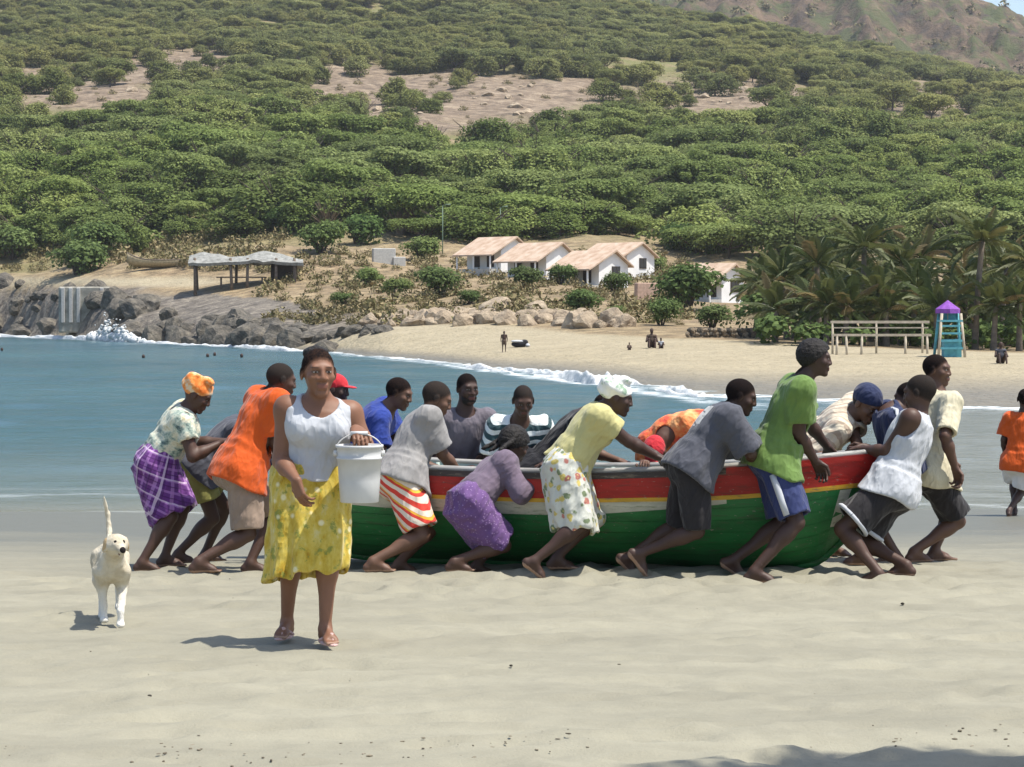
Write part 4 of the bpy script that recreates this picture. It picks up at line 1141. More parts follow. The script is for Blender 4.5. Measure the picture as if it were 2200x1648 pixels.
# ------------------------------------------------------------------ skin and cloth
def skin_material():
    t = NT('skin'); oc = t.n('ShaderNodeObjectInfo').outputs['Color']
    hl = t.attr('hl', 'Vector'); x, y, z = t.sep(hl); ax = t.math('ABSOLUTE', x)
    n = t.noise(t.obj(), 9.0, 4)
    c = t.mix(t.ramp(n, [(0.35, 0.0), (0.7, 0.35)]), oc, t.mix(1.0, oc, (0.62, 0.56, 0.52), 'MULTIPLY'))
    def ell(cx, cz, rx, rz, soft=0.25):
        dx = t.math('DIVIDE', t.math('SUBTRACT', ax if cx else x, cx), rx); dz = t.math('DIVIDE', t.math('SUBTRACT', z, cz), rz)
        r = t.math('ADD', t.math('MULTIPLY', dx, dx), t.math('MULTIPLY', dz, dz))
        return t.ramp(r, [(max(0.0, 1 - soft) * 0.5, 1.0), (0.5, 0.0)]) if False else t.math('LESS_THAN', r, 1.0)
    face = t.math('GREATER_THAN', y, 0.055)
    def put(c, m, col): return t.mix(t.math('MULTIPLY', m, face), c, col)
    lip = t.mix(0.5, oc, (0.20, 0.065, 0.055))
    c = put(c, ell(0.0, -0.0585, 0.026, 0.0115), lip)
    c = put(c, ell(0.032, 0.0275, 0.019, 0.0030), t.mix(0.6, oc, (0.010, 0.008, 0.007)))
    c = put(c, ell(0.031, 0.0085, 0.0185, 0.0080), t.mix(0.55, oc, (0.015, 0.008, 0.006)))
    c = put(c, ell(0.031, 0.0070, 0.0125, 0.0034), (0.34, 0.31, 0.28))
    c = put(c, ell(0.031, 0.0072, 0.0055, 0.0046), (0.012, 0.008, 0.006))
    fl, hk, hg = t.sep(t.attr('sole', 'Vector'))
    hz = t.math('SUBTRACT', z, t.math('MULTIPLY', y, 0.85)); hz = t.math('ADD', hz, t.math('MULTIPLY', t.math('MAXIMUM', t.math('SUBTRACT', ax, 0.055), 0.0), 0.3))
    hz = t.math('ADD', hz, t.math('MULTIPLY', t.math('SUBTRACT', t.noise(hl, 55.0, 3), 0.5), 0.022))
    hm = t.math('MULTIPLY', t.ramp(t.math('MULTIPLY_ADD', hz, 10.0, 0.5), [(0.45, 0.0), (0.50, 0.5), (0.70, 1.0)]), t.math('LESS_THAN', t.n('ShaderNodeVectorMath', {0: hl}, operation='LENGTH').outputs['Value'], 0.165))
    hm = t.math('MULTIPLY', hm, t.math('GREATER_THAN', hk, 0.5))
    hcol = t.mix(hg, (0.010, 0.008, 0.008), (0.034, 0.029, 0.026))
    hcol = t.mix(t.ramp(t.noise(hl, 90.0, 3), [(0.42, 0.0), (0.70, 0.30)]), hcol, t.mix(0.5, hcol, oc))
    c = t.mix(hm, c, hcol)
    c = t.mix(fl, c, t.mix(0.65, oc, (0.42, 0.27, 0.19)))
    t.bump(t.math('ADD', t.math('MULTIPLY', t.noise(t.obj(), 60.0, 3), 0.15), t.math('MULTIPLY', t.noise(hl, 190.0, 2), hm)), 0.5, 0.006)
    t.p.inputs['Subsurface Weight'].default_value = 0.0
    return t.done(c, t.math('ADD', 0.55, t.math('MULTIPLY', hm, 0.4)), t.math('SUBTRACT', 0.40, t.math('MULTIPLY', hm, 0.35)))
M_SKIN = skin_material()
t = NT('black_hair'); p = t.obj(); n = t.noise(p, 90.0, 3); t.bump(n, 0.9, 0.01)
M_HAIR = t.done(t.ramp(n, [(0.3, (0.006, 0.005, 0.005)), (0.7, (0.022, 0.018, 0.016))]), 0.7, 0.35)
t = NT('grizzled_hair'); p = t.obj(); n = t.noise(p, 90.0, 3); t.bump(n, 0.9, 0.01)
M_HAIRG = t.done(t.ramp(n, [(0.3, (0.012, 0.011, 0.010)), (0.7, (0.06, 0.055, 0.05))]), 0.75, 0.3)

def creases(t, p):
    def rid(sc, rot, f):
        n = t.noise(t.map(p, sc, rot), f, 2, 0.5); return t.math('SUBTRACT', 1.0, t.math('MULTIPLY', t.math('ABSOLUTE', t.math('SUBTRACT', n, 0.5)), 4.0))
    a = rid((1.5, 1.5, 0.55), (0.35, 0.5, 0.2), 7.5); b = rid((1.3, 1.3, 0.6), (-0.5, -0.35, 0.9), 11.0)
    t.bump(t.math('ADD', a, t.math('MULTIPLY', b, 0.6)), 0.42, 0.022)
def cloth(name, c, var=0.22, rough=0.85):
    t = NT(name); p = t.attr('gl', 'Vector')
    n = t.noise(p, 4.5, 6, 0.62)
    lo = tuple(x * (1 - var) for x in c); hi = tuple(min(0.92, x * (1 + var)) for x in c)
    creases(t, p)
    t.p.inputs['Sheen Weight'].default_value = 0.15
    return t.done(t.ramp(n, [(0.3, lo), (0.7, hi)]), rough, 0.2)
def cloth_pat(name, fn, rough=0.85):
    t = NT(name); p = t.attr('gl', 'Vector'); c = fn(t, p)
    creases(t, p); t.p.inputs['Sheen Weight'].default_value = 0.15
    return t.done(c, rough, 0.2)
def stripe(t, v, freq, phase=0.0, duty=0.5):
    return t.math('LESS_THAN', t.math('FRACT', t.math('MULTIPLY_ADD', v, freq, phase)), duty)
def f_plaid(t, p):
    x, y, z = t.sep(p); n = t.noise(p, 5.0, 3)
    u = t.math('MULTIPLY', t.math('ARCTAN2', y, x), 0.16)
    c = t.mix(n, (0.085, 0.020, 0.135), (0.15, 0.045, 0.22))
    for v, fr, ph, du, col in ((u, 13.0, 0.1, 0.22, (0.40, 0.20, 0.48)), (z, 13.0, 0.3, 0.22, (0.38, 0.18, 0.46)), (u, 13.0, 0.55, 0.12, (0.05, 0.012, 0.08)), (z, 13.0, 0.75, 0.12, (0.05, 0.012, 0.08)), (u, 6.5, 0.85, 0.07, (0.62, 0.50, 0.62)), (z, 6.5, 0.6, 0.07, (0.62, 0.50, 0.62))):
        c = t.mix(t.math('MULTIPLY', stripe(t, v, fr, ph, du), 0.62), c, col)
    return c
def f_yellow(t, p):
    n = t.noise(t.map(p, (1.6, 1.6, 0.8), (0.4, 0.6, 0)), 9.0, 5, 0.65); w = t.vor(p, 11.0)
    c = t.ramp(n, [(0.30, (0.33, 0.19, 0.012)), (0.42, (0.50, 0.355, 0.045)), (0.55, (0.58, 0.45, 0.09)), (0.72, (0.62, 0.56, 0.28))])
    c = t.mix(t.ramp(t.noise(p, 16.0, 5, 0.7), [(0.56, 0.0), (0.62, 0.8)]), c, (0.20, 0.24, 0.05))
    return t.mix(t.ramp(w, [(0.12, 0.8), (0.22, 0.0)]), c, (0.80, 0.74, 0.46))
def f_flowers(t, p):
    pw = t.n('ShaderNodeVectorMath', {0: p, 1: t.n('ShaderNodeVectorMath', {0: t.noise(p, 9.0, 3, 0.6, 'Color'), 3: 0.09}, operation='SCALE').outputs[0]}, operation='ADD').outputs[0]; w = t.vor(pw, 17.0); col = t.n('ShaderNodeTexVoronoi', {'Vector': pw, 'Scale': 17.0}).outputs['Color']; r = t.sep(col)
    base = t.mix(t.noise(p, 6.0, 3), (0.42, 0.43, 0.38), (0.66, 0.66, 0.58))
    fl = t.mix(t.math('GREATER_THAN', r[0], 0.55), (0.52, 0.40, 0.06), (0.10, 0.15, 0.05))
    fl = t.mix(t.math('GREATER_THAN', r[1], 0.78), fl, (0.42, 0.10, 0.07))
    c = t.mix(t.ramp(w, [(0.34, 0.85), (0.46, 0.0)]), base, fl)
    return t.mix(t.math('LESS_THAN', w, 0.13), c, (0.62, 0.52, 0.18))
def f_bars(t, p):
    z = t.sep(p)[2]; zz = t.math('ADD', z, t.math('MULTIPLY', t.noise(p, 4.0, 2), 0.03))
    return t.mix(stripe(t, zz, 15.0, 0.2, 0.5), (0.035, 0.075, 0.085), (0.74, 0.78, 0.76))
def f_redstripe(t, p):
    x, y, z = t.sep(p); v = t.math('ADD', t.math('MULTIPLY', z, 1.0), t.math('MULTIPLY', x, 0.75))
    v = t.math('ADD', v, t.math('MULTIPLY', t.noise(p, 5.0, 2), 0.05))
    c = t.mix(stripe(t, v, 13.0, 0.0, 0.52), (0.72, 0.62, 0.50), (0.62, 0.055, 0.035))
    return t.mix(stripe(t, v, 6.5, 0.35, 0.10), c, (0.72, 0.42, 0.05))
def f_dots(t, p):
    w = t.vor(p, 46.0); n = t.noise(p, 6.0, 3); c = t.mix(n, (0.105, 0.052, 0.16), (0.16, 0.085, 0.23))
    return t.mix(t.math('LESS_THAN', w, 0.24), c, (0.28, 0.18, 0.34))
def f_marble(t, p):
    n = t.noise(t.map(p, (1, 1, 1.6)), 10.0, 5, 0.7)
    return t.ramp(n, [(0.34, (0.06, 0.10, 0.10)), (0.44, (0.30, 0.38, 0.32)), (0.55, (0.66, 0.64, 0.50)), (0.68, (0.46, 0.40, 0.22))])
def f_cream(t, p):
    x, y, z = t.sep(p); v = t.math('ADD', t.math('MULTIPLY', x, 1.0), t.math('MULTIPLY', t.noise(p, 5.0, 3), 0.10))
    return t.mix(t.math('MULTIPLY', stripe(t, v, 16.0, 0, 0.4), 0.7), (0.66, 0.58, 0.44), (0.36, 0.26, 0.19))
def f_orangefl(t, p):
    n = t.noise(p, 7.0, 4, 0.6); return t.ramp(n, [(0.36, (0.60, 0.07, 0.035)), (0.46, (0.72, 0.20, 0.06)), (0.60, (0.82, 0.42, 0.17))])
def f_scarf(t, p):
    n = t.noise(p, 14.0, 4, 0.6); return t.ramp(n, [(0.40, (0.66, 0.17, 0.03)), (0.52, (0.76, 0.30, 0.08)), (0.62, (0.70, 0.58, 0.40))])
def f_whitewrap(t, p):
    n = t.noise(p, 16.0, 3); return t.ramp(n, [(0.36, (0.30, 0.42, 0.30)), (0.46, (0.78, 0.79, 0.72)), (0.7, (0.86, 0.85, 0.80))])
def f_print(t, p):
    x, y, z = t.sep(p); c = t.mix(t.noise(p, 4.5, 5), (0.058, 0.061, 0.075), (0.095, 0.098, 0.118))
    m = t.math('MULTIPLY', t.math('MULTIPLY', t.math('LESS_THAN', y, -0.075), t.math('GREATER_THAN', z, -0.03)), t.math('LESS_THAN', z, 0.15))
    m = t.math('MULTIPLY', m, t.math('LESS_THAN', t.math('ABSOLUTE', x), 0.11)); m = t.math('MULTIPLY', m, t.ramp(t.noise(t.map(p, (1, 1, 3)), 9.0, 2), [(0.40, 0.0), (0.46, 0.9)]))
    return t.mix(m, c, (0.52, 0.52, 0.50))
def f_shortstripe(t, p):
    x = t.sep(p)[0]; y = t.sep(p)[1]
    c = t.mix(t.noise(p, 6, 3), (0.020, 0.028, 0.085), (0.045, 0.060, 0.17))
    return c
CL = dict(
    white=cloth('white_cotton', (0.47, 0.485, 0.51), 0.08), orange=cloth('orange_cotton', (0.55, 0.085, 0.011), 0.12), khaki=cloth('khaki_cotton', (0.27, 0.20, 0.15)),
    yellowskirt=cloth_pat('yellow_print', f_yellow), plaid=cloth_pat('purple_plaid', f_plaid), marble=cloth_pat('blotched_print', f_marble), blue=cloth('blue_cotton', (0.025, 0.05, 0.25)),
    grey=cloth('grey_cotton', (0.27, 0.26, 0.25)), redstripe=cloth_pat('red_striped_cotton', f_redstripe), dusk=cloth('dark_mauve_cotton', (0.13, 0.115, 0.135)), bars=cloth_pat('striped_jersey', f_bars),
    lavender=cloth('faded_purple_cotton', (0.15, 0.115, 0.155)), dots=cloth_pat('purple_dotted', f_dots), black=cloth('black_cotton', (0.016, 0.016, 0.020)), yellow=cloth('pale_yellow_cotton', (0.50, 0.46, 0.205), 0.1),
    flowers=cloth_pat('flowered_cotton', f_flowers), orangefl=cloth_pat('orange_red_print', f_orangefl), charcoal=cloth('charcoal_cotton', (0.075, 0.078, 0.095)), charprint=cloth_pat('charcoal_with_print', f_print), darkshort=cloth('black_shorts', (0.022, 0.020, 0.022)),
    green=cloth('green_cotton', (0.125, 0.205, 0.052), 0.2), navy=cloth('navy_cotton', (0.022, 0.030, 0.075)), denim=cloth_pat('blue_shorts', f_shortstripe), creamstripe=cloth_pat('cream_striped', f_cream),
    cream=cloth('cream_cotton', (0.56, 0.51, 0.36), 0.1), olive=cloth('olive_cotton', (0.25, 0.24, 0.07)), scarf=cloth_pat('orange_scarf', f_scarf), whitewrap=cloth_pat('white_wrap', f_whitewrap),
    red=cloth('red_cotton', (0.50, 0.025, 0.035)), sandal=cloth('pink_rubber', (0.50, 0.33, 0.30), 0.1, 0.6), paleshort=cloth('white_shorts', (0.70, 0.66, 0.62), 0.08), brownshort=cloth('brown_cotton', (0.10, 0.07, 0.05)))

# ------------------------------------------------------------------ the figure
WARN = []
def ik(A, T, l1, l2, pole, who=''):
    A, T = np.asarray(A, float), np.asarray(T, float); v = T - A; D = np.linalg.norm(v); n = v / (D + 1e-9)
    if D > (l1 + l2) * 0.995:
        WARN.append((who, round(D / (l1 + l2), 2))); D2 = (l1 + l2) * 0.995; T = A + n * D2; D = D2
    D = max(D, abs(l1 - l2) + 0.02)
    a = (l1 * l1 - l2 * l2 + D * D) / (2 * D); h = math.sqrt(max(0, l1 * l1 - a * a))
    p = np.asarray(pole, float); p = p - (p @ n) * n; p = nrm_(p)
    return A + n * a + p * h, T

def person(label, Y, h, yaw, pelvis, neck, head, hands, feet, skin, garments, head_yaw=None, head_pitch=0.0, head_roll=0.0, hair='short', knees=(None, None), elbows=(None, None), girth=1.0,
           shirt_h=0.011, body_h=0.0098, head_s=1.0, curl=0.7, hand_dirs=(None, None), spread=0.0, chest_yaw=None, bust=0.0, name='person', base_z=None, palm=(None, None), footback=0.0):
    """pelvis / neck / head: (px, py, extra depth); hands: ((px,py,extra) or None) for left and right; feet: (px, extra depth, lift, toe yaw, pitch) left and right.  Yaw in degrees, 90 = facing right"""
    k = h / 1.75; g = girth
    W = lambda q: at(q[0], q[1], Y + q[2])
    P, N, Hc = W(pelvis), W(neck), W(head)
    base = np.array([P[0], Y, 0.0]); base[2] = sand_z(P[0], Y) if base_z is None else base_z
    P, N, Hc = P - base, N - base, Hc - base
    fw = roty(math.radians(yaw)); fwc = roty(math.radians(yaw if chest_yaw is None else chest_yaw))
    axis = nrm_(N - P); TL = np.linalg.norm(N - P)
    if not 0.40 * k < TL < 0.60 * k: WARN.append((label[:30], 'torso', round(TL / k, 2)))
    pel_up = nrm_(axis * 0.7 + np.array([0, 0, 0.3])); Rp = frame(fw, pel_up); Rc = frame(fwc, axis)
    hy = math.radians(yaw if head_yaw is None else head_yaw)
    hf = roty(hy); hp = math.radians(head_pitch); fdir = hf * math.cos(hp) + np.array([0, 0, 1]) * math.sin(hp); upd = np.array([0, 0, 1]) * math.cos(hp) - hf * math.sin(hp)
    side = np.cross(hf, [0, 0, 1]); hr = math.radians(head_roll); upd = upd * math.cos(hr) + side * math.sin(hr)
    Rh = frame(fdir, upd)
    HS = 1.05 * head_s * (0.6 + 0.4 * k)
    S = [N - axis * 0.045 * k + sgn * Rc[0] * (0.178 + 0.01 * (g - 1)) * k for sgn in (-1, 1)]
    Hp = [P + sgn * Rp[0] * 0.092 * k - Rp[2] * 0.03 * k for sgn in (-1, 1)]
    up_l, fo_l, th_l, sh_l = 0.298 * k, 0.262 * k, 0.435 * k, 0.425 * k
    torso = [ECone(P - axis * 0.06 * k, P + axis * TL * 0.42, fw, (0.155 * k * g, 0.112 * k * g), (0.132 * k * g, 0.098 * k * g), 0.06),
             ECone(P + axis * TL * 0.40, N - axis * 0.05 * k, fwc, (0.132 * k * g, 0.100 * k * g), (0.150 * k, 0.095 * k), 0.07, bow=0.012),
             Ell(P + axis * TL * 0.70 + Rc[1] * 0.012, Rc, (0.165 * k * g, 0.115 * k * g, 0.17 * k), 0.06),
             Cone(S[0], S[1], 0.062 * k, 0.062 * k, 0.07), Cone(N - axis * 0.03, N + (Hc - N) * 0.25, 0.075 * k, 0.058 * k, 0.05)]
    if bust: torso += [Ell(P + axis * TL * 0.66 + Rc[1] * 0.095 * g + sgn * Rc[0] * 0.075, Rc, (0.075, 0.06, 0.07), 0.05) for sgn in (-1, 1)]
    glute = [Ell(P + sgn * Rp[0] * 0.075 * k - Rp[1] * 0.055 * k * g - Rp[2] * 0.035 * k, Rp, (0.088 * k * g, 0.085 * k * g, 0.095 * k), 0.05) for sgn in (-1, 1)]
    neckp = [Cone(N - axis * 0.02, Hc - Rh[2] * 0.045 * HS - Rh[1] * 0.015 * HS, 0.060 * k, 0.054 * k, 0.035)]
    HL = lambda x, y, z: Hc + HS * (x * Rh[0] + y * Rh[1] + z * Rh[2])
    headp = [Ell(HL(0, -0.014, 0.032), Rh, np.array((0.074, 0.096, 0.086)) * HS, 0.02), Ell(HL(0, 0.030, -0.028), Rh, np.array((0.057, 0.060, 0.076)) * HS, 0.032),
             Cone(HL(-0.010, 0.068, -0.094), HL(0.010, 0.068, -0.094), 0.017 * HS, 0.017 * HS, 0.03), Cone(HL(-0.034, 0.076, 0.027), HL(0.034, 0.076, 0.027), 0.014 * HS, 0.014 * HS, 0.018)]
    for sgn in (-1, 1):
        headp += [Ell(HL(sgn * 0.031, 0.100, 0.007), Rh, np.array((0.017, 0.018, 0.012)) * HS, 0.014, True), Ell(HL(sgn * 0.031, 0.0755, 0.008), Rh, np.array((0.0135, 0.0125, 0.0115)) * HS, 0.004),
                  Ell(HL(sgn * 0.043, 0.060, -0.018), Rh, np.array((0.020, 0.020, 0.018)) * HS, 0.025), Ell(HL(sgn * 0.077, -0.006, 0.000), Rh, np.array((0.009, 0.020, 0.031)) * HS, 0.008),
                  Ell(HL(sgn * 0.0155, 0.091, -0.026), Rh, np.array((0.0115, 0.011, 0.010)) * HS, 0.008)]
    headp += [Cone(HL(0, 0.088, 0.018), HL(0, 0.0985, -0.022), 0.0085 * HS, 0.0130 * HS, 0.012), Cone(HL(-0.019, 0.086, -0.053), HL(0.019, 0.086, -0.053), 0.0085 * HS, 0.0085 * HS, 0.008),
              Cone(HL(-0.016, 0.085, -0.066), HL(0.016, 0.085, -0.066), 0.0088 * HS, 0.0088 * HS, 0.007)]
    arms, handp, wrists, armj, hblocks = [], [], [], [], []
    for i, sgn in enumerate((-1, 1)):
        tgt = hands[i]
        if tgt is None: Tg = S[i] + np.array([0, 0, -0.52 * k]) + fw * 0.10 + Rc[0] * sgn * 0.06
        else: Tg = W(tgt) - base
        pole = elbows[i] if elbows[i] is not None else (-fw * 0.8 + Rc[0] * sgn * 0.5 + np.array([0, 0, -0.7]))
        E, Wr = ik(S[i], Tg, up_l, fo_l, pole, label[:28] + ' arm%d' % i)
        armj.append((S[i], E, Wr))
        arms += [Ell(S[i] + Rc[0] * sgn * 0.004, Rc, np.array((0.062, 0.064, 0.072)) * k, 0.05), Cone(S[i], E, 0.054 * k * g ** 1.6, 0.041 * k * g ** 1.3, 0.03), Cone(E, E + (Wr - E) * 0.35, 0.041 * k * g ** 1.3, 0.044 * k * g, 0.02), Cone(E + (Wr - E) * 0.3, Wr, 0.043 * k * g, 0.027 * k, 0.02)]
        hd = nrm_(hand_dirs[i]) if hand_dirs[i] is not None else nrm_(Wr - E)
        pn = palm[i] if palm[i] is not None else np.array([0, 0, -1.0]) + 0.3 * fw
        pn = np.asarray(pn, float); pn = pn - (pn @ hd) * hd; pn = nrm_(pn) if np.linalg.norm(pn) > 0.1 else nrm_(np.cross(hd, Rc[0]))
        ts = np.cross(pn, hd) * (1 if i == 1 else -1)            # thumb side
        hk = k * 1.05; hpz = []
        for fi, off in enumerate((0.030, 0.0105, -0.0095, -0.028)):
            root = Wr + hd * (0.088 if fi in (1, 2) else 0.080) * hk + ts * off * hk
            hpz.append(Cone(Wr + hd * 0.005 + ts * off * 0.55 * hk, root, 0.016 * hk, 0.0125 * hk, 0.014))
            dvec = nrm_(hd + ts * off * (2.0 + 4 * spread)); pt = root; c = 0.15
            for ln, rr in zip(((0.042, 0.046, 0.043, 0.034)[fi], 0.027, 0.021), (0.0098, 0.0090, 0.0080)):
                c += curl * (0.75 + 0.12 * fi); q = nrm_(dvec * math.cos(c) + pn * math.sin(c)); nx = pt + q * ln * hk
                hpz.append(Cone(pt, nx, rr * hk, rr * 0.92 * hk, 0.003)); pt = nx
        tb = Wr + hd * 0.022 * hk + ts * 0.026 * hk; t1 = tb + nrm_(hd * 0.55 + ts * 0.75 + pn * 0.35) * 0.044 * hk; t2 = t1 + nrm_(hd * 0.85 + ts * 0.15 + pn * 0.55 * (0.4 + curl)) * 0.032 * hk; t3 = t2 + nrm_(hd * 0.9 - ts * 0.1 + pn * 0.6 * (0.4 + curl)) * 0.026 * hk
        hpz += [Cone(tb, t1, 0.017 * hk, 0.012 * hk, 0.012), Cone(t1, t2, 0.0115 * hk, 0.0105 * hk, 0.004), Cone(t2, t3, 0.0105 * hk, 0.009 * hk, 0.004)]
        handp.append(hpz)
    legs, footp, legj, soles = [], [], [], []
    for i, sgn in enumerate((-1, 1)):
        ft = list(feet[i]); ft[1] -= footback
        fx = X_at(ft[0], Y + ft[1]); gz0 = sand_z(fx, Y + ft[1]) if base_z is None else base_z
        ank = np.array([fx, Y + ft[1], gz0 + 0.085 * k + ft[2]]) - base
        fyaw = roty(math.radians(ft[3])); pit = math.radians(ft[4]) if len(ft) > 4 else 0.0
        pole = knees[i] if knees[i] is not None else fw * 1.0 + Rp[0] * sgn * 0.12
        Kn, An = ik(Hp[i], ank, th_l, sh_l, pole, label[:28] + ' leg%d' % i)
        legj.append((Hp[i], Kn, An))
        legs += [Cone(Hp[i], Kn, 0.088 * k * g, 0.056 * k * g ** .5, 0.05), Cone(Kn, Kn + (An - Kn) * 0.28, 0.053 * k * g, 0.054 * k * g, 0.02), Cone(Kn + (An - Kn) * 0.2, An, 0.050 * k * g, 0.034 * k, 0.03)]
        cd = nrm_(An - Kn); back = -(fyaw - (fyaw @ cd) * cd); legs.append(Ell(Kn + (An - Kn) * 0.30 + nrm_(back) * 0.018 * k, frame(back, cd), np.array((0.046, 0.046, 0.115)) * k * g ** .4, 0.03))
        fd = fyaw * math.cos(pit) + np.array([0, 0, 1]) * math.sin(pit); fu = np.array([0, 0, 1]) * math.cos(pit) - fyaw * math.sin(pit); fs_ = np.cross(fd, fu)
        pt = lambda a, b, c: An + (a * fd + b * fs_ + c * fu) * k
        fp = [Ell(pt(-0.035, 0, -0.050), np.stack([fs_, fd, fu]), np.array((0.031, 0.040, 0.035)) * k, 0.03), Cone(pt(0, 0, -0.02), pt(0.10, 0.005 * sgn, -0.052), 0.036 * k, 0.026 * k, 0.03),
              Cone(pt(0.09, -0.024, -0.062), pt(0.125, -0.026, -0.066), 0.020 * k, 0.017 * k, 0.02), Cone(pt(0.09, 0.022, -0.062), pt(0.12, 0.026, -0.066), 0.020 * k, 0.017 * k, 0.02), Cone(pt(-0.03, 0, -0.062), pt(0.10, 0, -0.064), 0.024 * k, 0.022 * k, 0.02)]
        for q in range(5):
            o = (-0.032 + 0.0155 * q) * (sgn if True else 1); ln = (0.050, 0.046, 0.042, 0.036, 0.028)[q]
            fp.append(Cone(pt(0.120, o, -0.068), pt(0.122 + ln, o * 1.05, -0.074), 0.0098 * k if q else 0.0125 * k, 0.0085 * k if q else 0.011 * k, 0.005))
        footp.append(fp); soles.append((An, fd, fs_, fu))
    r = empty(name, tuple(base)); tag(r, label, 'person')
    body_prims = torso + glute + neckp + arms + legs + headp[:2] + [c for hp_ in handp for c in hp_[0:1]] + [c for fp in footp for c in fp[:2]]
    blocks = [Field(body_prims, body_h).mesh()]
    hc0 = Hc + Rh[1] * 0.01
    f = Field(headp + neckp, 0.0052 if HS > 0.7 else 0.006, hc0 - 0.15 * HS, hc0 + 0.15 * HS); blocks.append(f.mesh())
    for i in (0, 1):
        blocks.append(Field([Cone(armj[i][2] - nrm_(armj[i][2] - armj[i][1]) * 0.05, armj[i][2], 0.030 * k, 0.027 * k, 0.01)] + handp[i], 0.0046).mesh())
        blocks.append(Field([Cone(legj[i][2] - nrm_(legj[i][2] - legj[i][1]) * 0.06, legj[i][2], 0.037 * k, 0.034 * k, 0.01)] + footp[i], 0.0060).mesh())
    def a_head(V): return ((V - Hc) @ Rh.T) / HS
    def a_sole(V):
        m = np.zeros(len(V))
        for An, fd, fs_, fu in soles:
            q = V - An; m = np.maximum(m, ((q @ fu) / k < -0.068) & (np.abs(q @ fd) < 0.22) & (np.abs(q @ fs_) < 0.06))
        hv = 1.0 if (hair in ('short', 'grey', 'afro', 'pulled', 'braids')) else 0.0
        return np.stack([m, m * 0 + hv, m * 0 + (0.75 if hair == 'grey' else 0.0)], 1)
    bo = to_obj('body', blocks, M_SKIN, r, {'hl': a_head, 'sole': a_sole}, 1); bo.color = (*skin, 1)

    # ---- hair and head cover
    def head_field(prims, hh=0.006): return Field(prims, hh)
    if hair in ('afro', 'pulled', 'braids'):
        gsz = {'afro': 0.020, 'pulled': 0.005, 'braids': 0.018}[hair]
        prims = [Ell(HL(0, -0.016, 0.034), Rh, (np.array((0.074, 0.096, 0.086)) + gsz) * HS, 0.01)]
        if hair == 'pulled': prims = [Ell(HL(0, -0.050, 0.095), Rh, np.array((0.060, 0.062, 0.036)) * HS, 0.02), Ell(HL(0, -0.110, 0.050), Rh, np.array((0.042, 0.036, 0.040)) * HS, 0.02)]
        if hair == 'braids': prims += [Cone(HL(x, -0.06, 0.02), HL(x * 1.5, -0.10 - abs(x), -0.10), 0.020 * HS, 0.012 * HS, 0.01) for x in (-0.06, -0.03, 0.0, 0.03, 0.06)]
        f = Field(prims, 0.0058); X, Yg, Z = f.grid()
        q = [(Rh[i, 0] * (X - Hc[0]) + Rh[i, 1] * (Yg - Hc[1]) + Rh[i, 2] * (Z - Hc[2])) / HS for i in range(3)]
        cut = (-(q[2] - (0.000 + 0.85 * q[1] - 0.30 * np.maximum(0, np.abs(q[0]) - 0.055)))) * HS * 0.75
        f.F = np.maximum(f.F, cut.astype(np.float32))
        f.F += (0.0045 * HS * vnoise(q[0] * 75, q[1] * 75, q[2] * 75)).astype(np.float32)
        to_obj('hair', [f.mesh()], M_HAIRG if hair == 'grey' else M_HAIR, r, None, 1)
    elif hair.startswith('wrap'):
        prims = [Ell(HL(0, -0.026, 0.060), Rh, np.array((0.094, 0.112, 0.086)) * HS, 0.02), Ell(HL(0, -0.085, 0.075), Rh, np.array((0.060, 0.055, 0.050)) * HS, 0.03), Ell(HL(0.02, 0.02, 0.125), Rh, np.array((0.045, 0.050, 0.028)) * HS, 0.03), Cone(HL(-0.06, 0.05, 0.09), HL(0.05, -0.05, 0.13), 0.02 * HS, 0.022 * HS, 0.015)]
        f = Field(prims, 0.006); X, Yg, Z = f.grid()
        q = [(Rh[i, 0] * (X - Hc[0]) + Rh[i, 1] * (Yg - Hc[1]) + Rh[i, 2] * (Z - Hc[2])) / HS for i in range(3)]
        cut = -(q[2] - (-0.005 + 0.58 * q[1])) * HS * 0.85
        f.F = np.maximum(f.F + (0.006 * HS * np.sin(60 * q[2] + 26 * q[1] + 18 * q[0])).astype(np.float32), cut.astype(np.float32))
        to_obj('headscarf', [f.mesh()], CL['scarf' if hair == 'wrap_orange' else 'whitewrap'], r, {'gl': lambda V: ((V - Hc) @ Rh.T)}, 1)
    elif hair.startswith('cap'):
        prims = [Ell(HL(0, -0.014, 0.040), Rh, np.array((0.084, 0.106, 0.092)) * HS, 0.012)]
        f = Field(prims, 0.006); X, Yg, Z = f.grid(); q = [(Rh[i, 0] * (X - Hc[0]) + Rh[i, 1] * (Yg - Hc[1]) + Rh[i, 2] * (Z - Hc[2])) / HS for i in range(3)]
        f.F = np.maximum(f.F, (-(q[2] - (0.018 + 0.28 * q[1])) * HS * 0.9).astype(np.float32))
        blk = [f.mesh()]
        if hair == 'cap_red' or hair == 'cap_navy': blk.append(Field([Ell(HL(0, 0.105, 0.040), frame(Rh[1] - 0.2 * Rh[2], Rh[2]), np.array((0.066, 0.062, 0.010)) * HS, 0.005)], 0.0055).mesh())
        to_obj('cap', blk, CL['red' if hair == 'cap_red' else 'navy'], r, {'gl': lambda V: ((V - Hc) @ Rh.T)}, 1)
        hb = Field([Ell(HL(0, -0.024, 0.022), Rh, (np.array((0.076, 0.092, 0.080))) * HS, 0.01)], 0.006); X, Yg, Z = hb.grid(); q = [(Rh[i, 0] * (X - Hc[0]) + Rh[i, 1] * (Yg - Hc[1]) + Rh[i, 2] * (Z - Hc[2])) / HS for i in range(3)]
        hb.F = np.maximum(hb.F, (-(q[2] - (-0.02 + 1.1 * (q[1] + 0.02))) * HS * .7).astype(np.float32)); to_obj('hair', [hb.mesh()], M_HAIR, r, None, 1)
